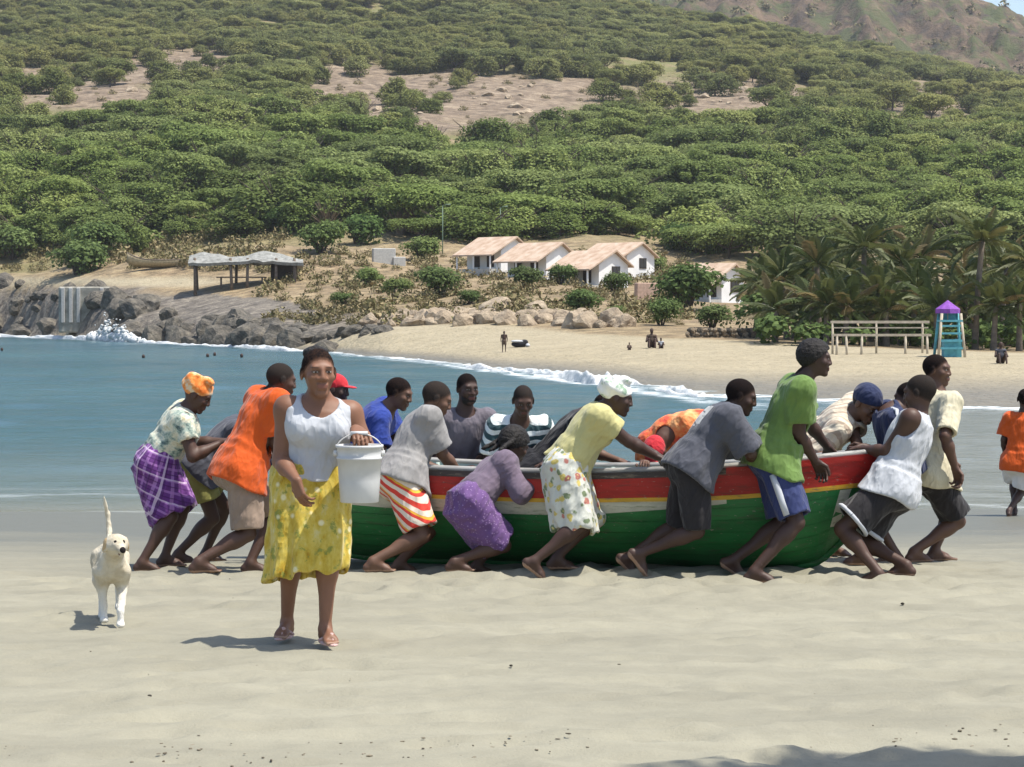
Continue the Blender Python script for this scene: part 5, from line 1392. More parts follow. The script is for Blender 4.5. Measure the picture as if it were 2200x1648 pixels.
    if hair.endswith('_beard') or garments.get('beard'):
        bf = Field([Ell(HL(0, 0.036, -0.060), Rh, np.array((0.060, 0.056, 0.062)) * HS, 0.01)], 0.0055); X, Yg, Z = bf.grid(); q = [(Rh[i, 0] * (X - Hc[0]) + Rh[i, 1] * (Yg - Hc[1]) + Rh[i, 2] * (Z - Hc[2])) / HS for i in range(3)]
        bf.F = np.maximum(bf.F, ((q[2] - (-0.072 + 0.0 * q[1] + 0.9 * np.maximum(0, np.abs(q[0]) - 0.030))) * HS).astype(np.float32)); to_obj('beard', [bf.mesh()], M_HAIR, r, None, 1)

    # ---- clothes: shells over the body, open at neck, cuffs and hem
    gfr = {'c': (P + axis * TL * 0.6, Rc), 'p': (P, Rp)}
    def shell(nm, outer, mat, cutters=(), tk=0.02, hh=shirt_h, fr='c', wr=0.010, seed=0, wscale=(8.5, 8.5, 3.2), cutk=0.012):
        f = Field(outer, hh); X, Yg, Z = f.grid()
        inn = Field([p.inner(tk) for p in outer], hh, f.lo + 3 * hh, np.array([a_[-1] for a_ in f.ax]) - 3 * hh)
        n3 = [min(f.F.shape[i], inn.F.shape[i]) for i in range(3)]; I_ = np.full(f.F.shape, 0.3, np.float32); I_[:n3[0], :n3[1], :n3[2]] = inn.F[:n3[0], :n3[1], :n3[2]]
        if wr:
            m = (np.abs(f.F) < 0.06) | (np.abs(I_) < 0.06); ii = np.argwhere(m); o_, R_ = gfr[fr]
            q = np.stack([f.ax[0][ii[:, 0]], f.ax[1][ii[:, 1]], f.ax[2][ii[:, 2]]], 1); q = (q - o_) @ R_.T
            sk = q[:, 0] * 0.5 + q[:, 2] * 0.5
            nz = 0.7 - 2 * np.abs(vnoise(q[:, 0] * wscale[0] + sk * 5 + seed, q[:, 1] * wscale[1] + seed, q[:, 2] * wscale[2] + 3 * q[:, 0])) + 0.6 * vnoise(q[:, 0] * 6 + seed, q[:, 1] * 6, q[:, 2] * 4)
            nz = nz + 0.55 * (0.5 - 2 * np.abs(vnoise(q[:, 0] * 13 - q[:, 2] * 8 + seed, q[:, 1] * 13 + q[:, 2] * 6, q[:, 2] * 5 + seed)))
            dz = (wr * nz).astype(np.float32); f.F[tuple(ii.T)] -= dz; I_[tuple(ii.T)] -= dz
        f.F = np.maximum(f.F, -(I_ + tk))
        for c in cutters:
            d = c(X, Yg, Z) if callable(c) else c.d(X, Yg, Z)
            f.F = smax(f.F, -d.astype(np.float32), cutk)
        o_, R_ = gfr[fr]
        return to_obj(nm, [f.mesh()], mat, r, {'gl': lambda V: (V - o_) @ R_.T}, 1)
    for gi, gm in enumerate(garments.get('wear', [])):
        kind = gm['t']; L = gm.get('loose', 0.02); M = CL[gm['m']]; sd = gi * 7.3 + len(label)
        if kind == 'shirt':
            sl = gm.get('sleeve', 0.6); hem = gm.get('hem', 0.16) * k; sag = gm.get('sag', 0.0)
            he = P - axis * hem + np.array([0, 0, -sag])
            prims = [ECone(P + axis * TL * 0.30, he, fw, (0.140 * k * g + L, 0.108 * k * g + L), (0.165 * k * g + L * gm.get('flare', 1.6), 0.135 * k * g + L * gm.get('flare', 1.6)), 0.05, folds=(7, 0.05, sd), openb=True),
                     ECone(P + axis * TL * 0.22, N - axis * 0.05 * k, fwc, (0.142 * k * g + L, 0.110 * k * g + L), (0.152 * k + L * .6, 0.098 * k + L * .6), 0.06, bow=0.012),
                     Ell(P + axis * TL * 0.70 + Rc[1] * 0.012, Rc, np.array((0.165 * k * g, 0.115 * k * g, 0.17 * k)) + L * 0.8, 0.06), Cone(S[0], S[1], 0.062 * k + L * .6, 0.062 * k + L * .6, 0.06), Cone(N - axis * 0.03, N + (Hc - N) * 0.10, 0.078 * k + L * .3, 0.064 * k + L * .3, 0.04)]
            Ls = max([q_.get('loose', 0.02) for q_ in garments['wear'] if q_['t'] == 'shorts'] + [0.0])
            cut = []
            if gm.get('hem', 0.16) > 0.045 and Ls:
                prims += [Ell(q.c, q.R, q.r + Ls + 0.022, 0.05) for q in glute] + [ECone(P + axis * 0.11 * k, P - axis * 0.12 * k, fw, (0.150 * k * g + Ls + .02, 0.118 * k * g + Ls + .02), (0.165 * k * g + Ls + .022, 0.130 * k * g + Ls + .022), 0.05, openb=True)]
                prims += [Cone(legj[i][0], legj[i][0] + (legj[i][1] - legj[i][0]) * 0.45, 0.092 * k * g + Ls + 0.022, 0.080 * k * g + Ls * 1.4 + 0.022, 0.06, cap=True) for i in (0, 1)]
                un = nrm_(P - he)
                cut.append(lambda X, Yg, Z, a=he, n=un, sd=sd: ((X - a[0]) * n[0] + (Yg - a[1]) * n[1] + (Z - a[2]) * n[2]) + 0.010 * np.sin(16 * X + 13 * Yg + sd))
            if bust: prims += [Ell(P + axis * TL * 0.66 + Rc[1] * 0.095 * g + sgn * Rc[0] * 0.075, Rc, np.array((0.075, 0.06, 0.07)) + L * 0.8, 0.05) for sgn in (-1, 1)]
            for i in (0, 1):
                s0, e0, w0 = armj[i]
                if sl > 0:
                    a1 = s0 + (e0 - s0) * min(1, sl)
                    prims += [Ell(s0, Rc, np.array((0.064, 0.066, 0.074)) * k + L * .7, 0.05), Cone(s0, a1, 0.060 * k + L, 0.055 * k + L * (1.5 if sl < 1 else 0.9), 0.03, cap=sl <= 1)]
                    if sl > 1: prims.append(Cone(e0, e0 + (w0 - e0) * (sl - 1), 0.050 * k + L * .9, 0.038 * k + L * .8, 0.03, cap=True))
                else:
                    cut.append(Ell(s0 + Rc[0] * (1 if i else -1) * 0.055 * k - axis * 0.03, Rc, (0.075 * k, 0.10 * k, 0.125 * k)))
            nr = gm.get('neck', 0.078) * k
            cut.append(Ell(N + axis * 0.035 * k + Rc[1] * gm.get('scoop_f', 0.025), Rc, (nr, nr * 0.95 + gm.get('scoop_f', 0.025) * 0.3, gm.get('scoop', 0.07) * k)))
            shell('shirt', prims, M, cut, gm.get('thick', 0.027), fr='c', wr=gm.get('wr', 0.009), seed=sd)
        elif kind == 'shorts':
            fl = gm.get('len', 0.75); prims = [ECone(P + axis * 0.11 * k, P - axis * 0.05 * k, fw, (0.150 * k * g + L * .6, 0.118 * k * g + L * .6), (0.165 * k * g + L, 0.130 * k * g + L), 0.05)] + [Ell(q.c, q.R, q.r + L, 0.05) for q in glute]
            cut = []
            for i in (0, 1):
                h0, k0, a0 = legj[i]; q1 = h0 + (k0 - h0) * min(fl, 1.0); n_ = nrm_(k0 - h0)
                prims.append(Cone(h0, q1, 0.092 * k * g + L, (0.092 - 0.026 * min(fl, 1)) * k * g + L * gm.get('flare', 1.7), 0.035, cap=fl <= 1))
                if fl > 1:
                    q2 = k0 + (a0 - k0) * (fl - 1); prims.append(Cone(k0, q2, 0.062 * k + L * 1.4, 0.055 * k + L * 1.5, 0.03, cap=True))
            so = shell('shorts', prims, M, cut, 0.027, fr='p', wr=gm.get('wr', 0.009), seed=sd)
            if gm.get('piping'):
                for i in (0, 1):
                    h0, k0, a0 = legj[i]; n_ = nrm_(k0 - h0); outw = Rp[0] * (1 if i else -1); pm = MB(); rr = 0.087 * k * g + L * 1.25
                    side_ = nrm_(outw - (outw @ n_) * n_)
                    if gm['piping'] == 'side':
                        sb_ = nrm_(side_ * 0.8 - np.cross(side_, n_) * 0.0 - Rp[1] * 0.6); sb_ = nrm_(sb_ - (sb_ @ n_) * n_); pts_ = [h0 + (k0 - h0) * f_ * min(1, fl) + sb_ * (0.092 * k * g + L + (-0.026 * min(fl, 1) * k * g + L * (gm.get('flare', 1.7) - 1)) * f_ - 0.008) for f_ in (0.25, .45, .7, 0.98)]; pm.tube(pts_, 0.026, 8)
                    else:
                        q1 = h0 + (k0 - h0) * (fl - 0.02); b1, b2 = side_, np.cross(n_, side_); pm.tube([q1 + (b1 * math.cos(a_) + b2 * math.sin(a_)) * (0.070 * k * g + L * 1.75) for a_ in np.linspace(0, 2 * math.pi, 25)], 0.017, 6, False)
                    pm.build('trim', CL['white'], r, True)
        elif kind == 'skirt':
            hm = gm['hem']; ctr = (legj[0][1] + legj[1][1]) / 2; low = (legj[0][2] + legj[1][2]) / 2
            he = ctr + (low - ctr) * hm if hm >= 0 else (Hp[0] + Hp[1]) / 2 + (ctr - (Hp[0] + Hp[1]) / 2) * (1 + hm)
            if 'shift' in gm: he = he + np.asarray(gm['shift'])
            wst = P + axis * gm.get('rise', 0.10) * k
            wide = gm.get('wide', (0.21, 0.19))
            mid = P - pel_up * 0.08 * k - Rp[1] * 0.02
            prims = [ECone(wst, mid, fw, (0.142 * k * g + .012, 0.112 * k * g + .012), (0.185 * k * g + .012, 0.155 * k * g + .012), 0.05), ECone(mid - nrm_(he - mid) * 0.06, he + nrm_(he - mid) * 0.05, fw, (0.180 * k * g + .01, 0.150 * k * g + .01), wide, 0.06, folds=(gm.get('n', 6), gm.get('fold', 0.07), sd), openb=True)] + [Ell(q.c, q.R, q.r + 0.015, 0.05) for q in glute]
            for i in (0, 1): prims.append(Cone(legj[i][0], legj[i][1], 0.092 * k * g + 0.012, 0.075 * k * g, 0.10))
            dn = nrm_(he - mid); tilt = np.asarray(gm.get('tilt', (0, 0, 0)), float); dn2 = nrm_(dn + tilt)
            cut = [lambda X, Yg, Z: -((X - he[0]) * dn2[0] + (Yg - he[1]) * dn2[1] + (Z - he[2]) * dn2[2]) + 0.012 * np.sin(5 * np.arctan2(Yg - he[1], X - he[0]) + sd) + 0.010 * np.sin(11 * np.arctan2(Yg - he[1], X - he[0]) + 2 * sd)]
            if gm.get('slit') is not None:
                sp = np.asarray(gm['slit'], float) + (P + he) / 2 * 0 + he; cut.append(Ell(sp, np.eye(3), (0.05, 0.16, 0.17)))
            shell('skirt', prims, M, cut, 0.027, fr='p', wr=gm.get('wr', 0.010), seed=sd, wscale=(15, 15, 4))
        elif kind == 'sandals':
            for i in (0, 1):
                An, fd, fs_, fu = soles[i]; pt = lambda a, b, c: An + (a * fd + b * fs_ + c * fu) * k
                f = Field([Ell(pt(0.06, 0, -0.086), np.stack([fs_, fd, fu]), (0.047 * k, 0.135 * k, 0.014), 0.01)], 0.006)
                blk = [f.mesh()]; st = Field([Cone(pt(0.02, -0.042, -0.075), pt(0.105, -0.008, -0.035), .009, .009, .01), Cone(pt(0.02, 0.042, -0.075), pt(0.105, -0.008, -0.035), .009, .009, .01), Cone(pt(0.105, -0.008, -0.035), pt(0.14, -0.008, -0.07), .008, .007, .01)], 0.005)
                sb = to_obj('sandal', blk, M, r, {'gl': lambda V: V}); to_obj('strap', [st.mesh()], M, sb, {'gl': lambda V: V})
    r_info = dict(root=r, base=base, armj=armj, legj=legj, P=P, N=N, Rc=Rc, Rp=Rp)
    return r_info
# ------------------------------------------------------------------ people
SK = dict(a=(0.110, 0.056, 0.036), b=(0.080, 0.041, 0.027), c=(0.060, 0.031, 0.022), d=(0.22, 0.105, 0.060), e=(0.135, 0.070, 0.043))
V3 = lambda *a: np.array(a, float)
T = lambda t, m, **k: dict(t=t, m=m, **k)

woman = person('woman in white tank top and yellow print skirt walking with a white bucket', 12.66, 1.66, 172, (672, 1012, 0.0), (686, 868, -0.05), (684, 803, -0.10),
    ((764, 922, -0.22), (637, 1032, -0.31)), ((697, -0.16, 0.0, 160), (614, 0.08, 0.0, 190)), SK['d'],
    dict(wear=[T('shirt', 'white', sleeve=0, hem=0.02, loose=0.016, neck=0.105, scoop=0.135, scoop_f=0.05, wr=0.006), T('skirt', 'yellowskirt', hem=0.34, wide=(0.225, 0.20), fold=0.10, rise=0.06, n=8, tilt=(0.16, 0, 0), wr=0.008), T('sandals', 'sandal')]),
    head_yaw=163, head_pitch=2, hair='pulled', girth=1.12, bust=1, head_s=1.14, body_h=0.0085, shirt_h=0.0095, curl=0.45, elbows=(V3(0.35, 0.9, -0.8), V3(-0.55, 0.9, -0.1)), knees=(V3(0.25, -1, 0), V3(0, -1, 0)), palm=(V3(0, 0.2, -1), V3(0.7, 0.7, 0)), hand_dirs=(V3(0.25, -0.9, -0.25), V3(0.25, -0.1, -0.95)))

# --- behind the stern, at the left
person('woman in orange headscarf and purple plaid skirt stooping at the left', 17.7, 1.64, 80, (344, 985, 0.05), (398, 884, 0.0), (424, 850, -0.02),
    ((486, 948, 0.18), (474, 952, -0.12)), ((352, 0.22, 0.0, 85), (303, -0.05, 0.0, 80)), SK['b'],
    dict(wear=[T('shirt', 'marble', sleeve=0.55, hem=0.10, loose=0.018), T('skirt', 'plaid', hem=0.10, wide=(0.215, 0.20), fold=0.07, rise=0.10, tilt=(0.1, 0, 0))]),
    head_yaw=95, head_pitch=-28, hair='wrap_orange', footback=0.15, girth=1.12, bust=1, head_s=1.05)
person('stooping person in dark top and olive shorts half hidden behind the orange shirt', 18.3, 1.62, 85, (428, 1000, 0.0), (515, 912, 0.0), (552, 895, 0.0),
    ((610, 960, 0.1), (590, 975, -0.1)), ((440, 0.25, 0.0, 85), (380, -0.05, 0.0, 85)), SK['c'],
    dict(wear=[T('shirt', 'charcoal', sleeve=0.6, hem=0.06), T('shorts', 'olive', len=0.62, loose=0.03)]), head_pitch=-20, body_h=0.011)
person('man in loose orange shirt and khaki shorts stooping with his back to us', 17.15, 1.74, 62, (517, 1010, 0.0), (580, 850, 0.10), (604, 818, 0.12),
    ((630, 990, 0.42), (612, 1010, 0.10)), ((536, 0.30, 0.0, 80), (424, -0.05, 0.0, 75)), SK['b'],
    dict(wear=[T('shorts', 'khaki', len=0.92, loose=0.035, flare=1.5), T('shirt', 'orange', sleeve=0.85, hem=0.13, loose=0.04, flare=1.5, wr=0.010)]), head_yaw=70, head_pitch=-12, hair='grey', girth=1.05, head_s=1.05, footback=0.2)
person('person in red cap stooping behind the woman with the bucket', 18.9, 1.66, 88, (628, 985, 0.0), (700, 872, 0.0), (722, 838, 0.0),
    ((760, 970, 0.2), (755, 985, -0.1)), ((640, 0.25, 0.0, 88), (585, 0.0, 0.0, 88)), SK['c'],
    dict(wear=[T('shirt', 'navy', sleeve=0.6), T('shorts', 'brownshort', len=0.9, loose=0.03)]), head_yaw=100, head_pitch=-8, hair='cap_red', body_h=0.011)
person('man in bright blue shirt leaning over the stern of the boat', 18.85, 1.76, 92, (742, 975, 0.1), (828, 882, 0.0), (857, 846, -0.04),
    ((900, 1000, 0.1), (885, 1008, -0.2)), ((790, 0.3, 0.0, 90), (715, 0.1, 0.0, 90)), SK['e'],
    dict(wear=[T('shirt', 'blue', sleeve=0.75, hem=0.12, loose=0.028), T('shorts', 'darkshort', len=0.95, loose=0.03)]), head_yaw=105, head_pitch=-18, hair='short', head_s=1.05)
# --- near side of the boat, left to right
person('man in grey tee and red striped shorts bending with a hand on the gunwale', 17.02, 1.70, 72, (862, 1028, 0.0), (912, 896, 0.16), (938, 858, 0.18),
    ((960, 1012, 0.40), (992, 1022, 0.18)), ((856, 0.28, 0.0, 85), (800, -0.02, 0.0, 80)), SK['e'],
    dict(wear=[T('shorts', 'redstripe', len=0.88, loose=0.038, flare=1.6), T('shirt', 'grey', sleeve=0.85, hem=0.07, loose=0.032)]), head_yaw=85, head_pitch=-22, hair='grey', head_s=1.08, girth=1.05, footback=0.28)
person('crouching woman with dark braided hair and purple dotted skirt holding the gunwale', 16.75, 1.58, 70, (1012, 1075, 0.0), (1078, 1000, 0.20), (1104, 958, 0.24),
    ((1150, 1015, 0.40), (1165, 1032, 0.12)), ((1022, 0.22, 0.0, 85), (975, 0.0, 0.0, 80)), SK['b'],
    dict(wear=[T('shirt', 'lavender', sleeve=1.5, hem=0.09, loose=0.022), T('skirt', 'dots', hem=0.28, wide=(0.165, 0.155), fold=0.05, rise=0.08)]), head_yaw=50, head_pitch=-28, hair='braids', head_s=1.1, footback=0.15)
person('woman in white headwrap, yellow shirt and flowered skirt pushing the boat', 16.55, 1.68, 86, (1224, 995, 0.0), (1288, 884, 0.02), (1326, 856, 0.02),
    ((1432, 990, 0.30), (1428, 994, 0.04)), ((1195, 0.20, 0.0, 88), (1150, -0.05, 0.05, 80, -38)), SK['c'],
    dict(wear=[T('skirt', 'flowers', hem=0.30, wide=(0.17, 0.165), fold=0.06, rise=0.10, tilt=(-0.25, 0, 0)), T('shirt', 'yellow', sleeve=0.55, hem=0.03, loose=0.026)]), head_yaw=92, head_pitch=-12, hair='wrap_white', footback=0.22, bust=1, girth=1.04, head_s=1.04, elbows=(None, V3(-0.3, -0.6, -0.8)))
person('man in baggy charcoal shirt with white print straining forward with bent legs', 16.3, 1.72, 84, (1488, 1002, 0.0), (1562, 886, 0.05), (1592, 853, 0.06),
    ((1640, 985, 0.36), (1622, 990, 0.10)), ((1352, 0.22, 0.06, 80, -45), (1378, -0.06, 0.08, 75, -52)), SK['c'],
    dict(wear=[T('shorts', 'darkshort', len=0.97, loose=0.026, flare=1.3), T('shirt', 'charprint', sleeve=0.98, hem=0.10, loose=0.040, flare=1.4)]), head_yaw=98, head_pitch=-16, hair='short', head_s=1.04, elbows=(None, V3(0.2, -0.7, -0.4)))
person('tall man in green tee and blue shorts pushing at the bow, looking ahead', 16.4, 1.84, 88, (1664, 980, 0.0), (1718, 824, 0.0), (1752, 772, 0.0),
    ((1782, 968, 0.48), (1752, 992, 0.02)), ((1578, 0.22, 0.04, 85, -35), (1622, -0.06, 0.0, 92)), SK['c'],
    dict(wear=[T('shorts', 'denim', len=0.90, loose=0.034, piping='side', flare=1.4), T('shirt', 'green', sleeve=0.70, hem=0.12, loose=0.036, flare=1.4)]), head_yaw=95, head_pitch=-3, hair='afro', footback=0.22, head_s=1.0, elbows=(None, V3(-0.5, -0.3, 0)))
person('man in white sleeveless shirt and dark shorts hauling on the bow', 16.6, 1.70, 292, (1914, 1048, 0.0), (1972, 898, 0.05), (1976, 846, 0.06),
    ((1850, 965, 0.15), (1862, 975, 0.45)), ((1890, -0.05, 0.0, 300), (1950, 0.12, 0.0, 300)), SK['b'],
    dict(wear=[T('shorts', 'darkshort', len=0.78, loose=0.036, piping='hem'), T('shirt', 'white', sleeve=0, hem=0.10, loose=0.032, flare=1.3, neck=0.085)]), head_yaw=300, head_pitch=-6, hair='grey', footback=0.25, head_s=1.12, girth=1.08, elbows=(V3(0, -0.5, -0.8), None))
# --- far side of the boat
person('bearded man in dark mauve shirt standing behind the boat facing us', 18.7, 1.78, 168, (985, 1030, 0.0), (998, 890, -0.12), (1004, 836, -0.16),
    ((1016, 1000, -0.32), (968, 1004, -0.32)), ((1010, 0.0, 0.0, 170), (960, 0.05, 0.0, 175)), SK['c'],
    dict(beard=1, wear=[T('shirt', 'dusk', sleeve=0.85, hem=0.12, loose=0.028), T('shorts', 'darkshort', len=0.9, loose=0.03)]), head_yaw=155, head_pitch=-6, hair='short', girth=0.98)
person('man in dark and white striped jersey leaning over the far gunwale', 18.6, 1.72, 178, (1112, 1010, 0.12), (1116, 908, -0.22), (1124, 862, -0.30),
    ((1165, 1000, -0.42), (1075, 1000, -0.42)), ((1140, 0.15, 0.0, 175), (1090, 0.2, 0.0, 185)), SK['b'],
    dict(wear=[T('shirt', 'bars', sleeve=0.8, hem=0.10, loose=0.026), T('shorts', 'darkshort', len=0.9, loose=0.03)]), head_yaw=172, head_pitch=-22, hair='grey')
person('person in black top bending low between the striped jersey and the headwrap', 18.3, 1.70, 100, (1150, 1010, 0.1), (1262, 892, 0.0), (1300, 880, 0.0),
    ((1330, 990, 0.1), (1190, 1000, -0.25)), ((1180, 0.3, 0.0, 90), (1120, 0.2, 0.0, 90)), SK['e'],
    dict(wear=[T('shirt', 'black', sleeve=0.25, hem=0.10, loose=0.018), T('shorts', 'darkshort', len=0.9, loose=0.03)]), head_pitch=-35, hair='short', body_h=0.011, elbows=(None, V3(0, -0.5, 0.2)))
person('person in orange print shirt doubled over behind the far gunwale', 18.35, 1.68, 205, (1478, 930, 0.30), (1430, 930, -0.12), (1408, 972, -0.22),
    ((1450, 1000, -0.25), (1385, 1000, -0.25)), ((1500, 0.4, 0.0, 190), (1450, 0.4, 0.0, 200)), SK['a'],
    dict(wear=[T('shirt', 'orangefl', sleeve=0.6, hem=0.10, loose=0.026), T('shorts', 'darkshort', len=0.9, loose=0.03)]), head_yaw=205, head_pitch=-60, hair='cap_red', body_h=0.011)
person('person in navy knit cap and cream striped shirt stooping over the bow', 18.0, 1.70, 118, (1752, 955, 0.25), (1826, 888, -0.05), (1862, 868, -0.12),
    ((1850, 985, -0.25), (1790, 985, -0.35)), ((1790, 0.3, 0.0, 120), (1740, 0.25, 0.0, 120)), SK['e'],
    dict(wear=[T('shirt', 'creamstripe', sleeve=0.9, hem=0.12, loose=0.034), T('shorts', 'darkshort', len=0.9, loose=0.03)]), head_yaw=140, head_pitch=-34, hair='cap', head_s=1.18)
navy = person('person in navy shirt with white shoulder piping stooping behind the bow', 17.75, 1.66, 268, (1932, 990, 0.05), (1912, 882, 0.0), (1950, 855, 0.05),
    ((1860, 960, -0.1), (1868, 965, 0.15)), ((1850, -0.12, 0.0, 270), (1925, 0.1, 0.0, 270)), SK['b'],
    dict(wear=[T('shirt', 'navy', sleeve=0.8, hem=0.10, loose=0.028), T('shorts', 'brownshort', len=0.8, loose=0.03)]), head_yaw=300, head_pitch=-10, hair='short', body_h=0.011)
mb = MB()
s0, e0, _w = navy['armj'][0]
mb.tube([navy['N'] + V3(0, -0.06, 0.02), s0 + V3(0.0, -0.07, 0.075), s0 * 0.4 + e0 * 0.6 + V3(0, -0.085, 0.045)], 0.016, 6); mb.build('piping', CL['white'], navy['root'], True)
person('man in cream shirt and dark shorts standing upright beyond the bow', 17.95, 1.80, 62, (1992, 1010, 0.0), (2014, 850, 0.02), (2013, 796, 0.04),
    ((2040, 985, 0.25), (2052, 1006, -0.26)), ((2010, 0.15, 0.0, 70), (1965, -0.05, 0.0, 65)), SK['a'],
    dict(wear=[T('shorts', 'darkshort', len=0.85, loose=0.03), T('shirt', 'cream', sleeve=0.9, hem=0.12, loose=0.020)]), head_yaw=120, head_pitch=-2, hair='short')
# --- walking away along the wet sand
person('child in orange shirt and white shorts walking at the right edge', 26.3, 1.46, 20, (2190, 992, 0.0), (2198, 895, 0.0), (2202, 858, 0.0),
    (None, None), ((2182, 0.15, 0.0, 10), (2170, -0.15, 0.0, 15)), SK['c'],
    dict(wear=[T('shorts', 'paleshort', len=0.75, loose=0.035), T('shirt', 'orange', sleeve=0.8, hem=0.14, loose=0.035)]), hair='short', head_s=1.05, body_h=0.011)
print('WARN', WARN)
# ------------------------------------------------------------------ the boat
def boat():
    L, ns, nv = 4.45, 49, 15
    t_ = np.linspace(0, 1, ns)
    B = 0.76 * np.interp(t_, [0, .12, .3, .5, .68, .82, .92, .97, 1], [.70, .82, .95, 1.0, .95, .76, .47, .24, .045])
    ZS = np.interp(t_, [0, .25, .5, .75, 1], [.80, .745, .735, .785, .92]); ZS = np.convolve(np.pad(ZS, 4, 'edge'), np.ones(9) / 9, 'valid')
    ZK = np.interp(t_, [0, .1, .8, .9, .96, 1], [.10, .04, .03, .07, .16, .34])
    ZK = np.convolve(np.pad(ZK, 2, 'edge'), np.ones(5) / 5, 'valid')
    xs = -L / 2 + L * t_
    def P(i, v, s, off=0.0):
        z = ZK[i] + (ZS[i] - ZK[i]) * v
        gsec = (1 - (1 - v) ** 3.2) ** 0.66 * 0.86 + 0.14 * v
        rake = 0.34 * (v - 1) * max(0, (t_[i] - 0.7) / 0.3) ** 2 + 0.10 * (v - 1) * max(0, (0.15 - t_[i]) / 0.15) * -1
        return np.array([xs[i] + rake, s * (B[i] * gsec + off), z + (0.0 if off == 0 else 0.0)])
    def strip(v0f, v1f, i0, i1, s, o0, o1, n=3):
        """solid band on the hull side between two depths under the sheer"""
        rows = []
        for i in range(i0, i1 + 1):
            hgt = ZS[i] - ZK[i]; va, vb = 1 - v0f(i) / hgt, 1 - v1f(i) / hgt
            vv = np.linspace(va, vb, n)
            rows.append([P(i, v, s, o1) for v in vv] + [P(i, v, s, o0) for v in vv[::-1]])
        m = 2 * n; V = np.array(rows).reshape(-1, 3); F = []
        for a in range(len(rows) - 1):
            for q in range(m):
                q2 = (q + 1) % m; F.append((a * m + q, a * m + q2, (a + 1) * m + q2, (a + 1) * m + q))
        me = bpy.data.meshes.new('strake'); me.from_pydata([tuple(v) for v in V], [], F + [tuple(range(m))[::-1], tuple((len(rows) - 1) * m + q for q in range(m))]); me.update()
        bm = bmesh.new(); bm.from_mesh(me); bmesh.ops.recalc_face_normals(bm, faces=bm.faces); bm.to_mesh(me); bm.free()
        return me
    def paint(nm, c, c2=None, rough=0.5):
        t = NT(nm); p = t.obj(); n = t.noise(t.map(p, (0.6, 1, 2.0)), 5.0, 6, 0.65); n2 = t.noise(t.map(p, (0.35, 1, 3)), 14.0, 5, 0.7)
        col = t.ramp(n, [(0.28, tuple(x * .62 for x in c)), (0.5, c), (0.75, tuple(min(1, x * 1.22) for x in c))])
        col = t.mix(t.ramp(n2, [(0.54, 0.0), (0.64, 0.7)]), col, c2 or (0.20, 0.16, 0.11))
        col = t.mix(t.ramp(t.noise(t.map(p, (0.8, 1, 2.5)), 26.0, 4, 0.7), [(0.64, 0.0), (0.68, 0.85)]), col, (0.30, 0.27, 0.22))
        t.bump(t.math('ADD', n2, t.noise(t.map(p, (0.2, 1, 4)), 3.0, 3)), 0.25, 0.02)
        return t.done(col, rough, 0.35)
    G = paint('green_boat_paint', (0.024, 0.165, 0.045), (0.06, 0.10, 0.045)); Wt = paint('white_boat_paint', (0.50, 0.49, 0.39), (0.14, 0.19, 0.09)); Yl = paint('yellow_boat_paint', (0.62, 0.36, 0.035)); Rd = paint('red_boat_paint', (0.38, 0.020, 0.015), (0.15, 0.03, 0.02)); Dk = paint('dark_rail_paint', (0.045, 0.036, 0.034)); Cap = paint('pale_gunwale_paint', (0.33, 0.32, 0.30), (0.10, 0.09, 0.08)); Inn = paint('inner_boat_paint', (0.30, 0.38, 0.35))
    r = empty('fishing_boat', (0, 0, 0))
    for nm, off, mat, flip in (('hull', 0.0, G, False), ('inner_planking', -0.028, Inn, True)):
        V, F = [], []
        for s in (1, -1):
            o = len(V)
            for i in range(ns):
                for j in range(nv): 
                    q = P(i, j / (nv - 1), s); q[1] += s * off * (1 if abs(q[1]) > 0.03 else 0.2); q[2] += 0.03 if flip and j == 0 else 0; V.append(tuple(q))
            for f in grid_faces(ns, nv):
                f = tuple(int(a) + o for a in f); F.append(f[::-1] if (s > 0) != flip else f)
        me = bpy.data.meshes.new(nm); me.from_pydata(V, [], F); me.update(); me.polygons.foreach_set('use_smooth', [True] * len(me.polygons)); link(nm, me, mat, r)
    c = lambda x: (lambda i: x)
    for s in (-1, 1):
        for nm, mat, a, b, i0, i1, o1 in (('dark_rail', Dk, c(0.0), c(0.045), 0, ns - 1, 0.020), ('red_strake', Rd, c(0.045), lambda i: 0.185 + 0.03 * max(0, (t_[i] - .6) / .4), 0, ns - 1, 0.012),
                                  ('yellow_stripe', Yl, lambda i: 0.185 + 0.03 * max(0, (t_[i] - .6) / .4), lambda i: 0.213 + 0.035 * max(0, (t_[i] - .6) / .4), 0, ns - 1, 0.015), ('white_strake', Wt, c(0.213), lambda i: 0.305 - 0.05 * max(0, (t_[i] - .5) / .25), 0, 36, 0.010), ('bow_panel', Wt, lambda i: 0.25, lambda i: 0.52 - 0.0 * i, 45, 46, 0.010)):
            if nm == 'dark_rail':                       # the bow end of the rail is painted red
                for i0_, i1_, mt in ((0, 36, Dk), (36, ns - 1, Rd)): link('rail', strip(a, b, i0_, i1_, s, -0.02, o1), mt, r)
            else: link(nm, strip(a, b, i0, i1, s, 0.001, o1), mat, r)
        m = MB(); m.tube([P(i, 1, s) + [0, -s * 0.012, 0.012] for i in range(ns)], 0.022, 8); m.build('gunwale', Cap, r, True)
    for s in (-1, 1):                                    # lapped planks of the green bottom
        for q in range(6):
            va, vb = 0.05 + 0.115 * q, 0.05 + 0.115 * (q + 1) - 0.006
            hg = lambda i, v: (1 - v) * (ZS[i] - ZK[i])
            link('plank', strip(lambda i: hg(i, vb), lambda i: hg(i, va), 0, ns - 1, s, 0.0005, 0.004 + 0.003 * (q % 2)), G, r)
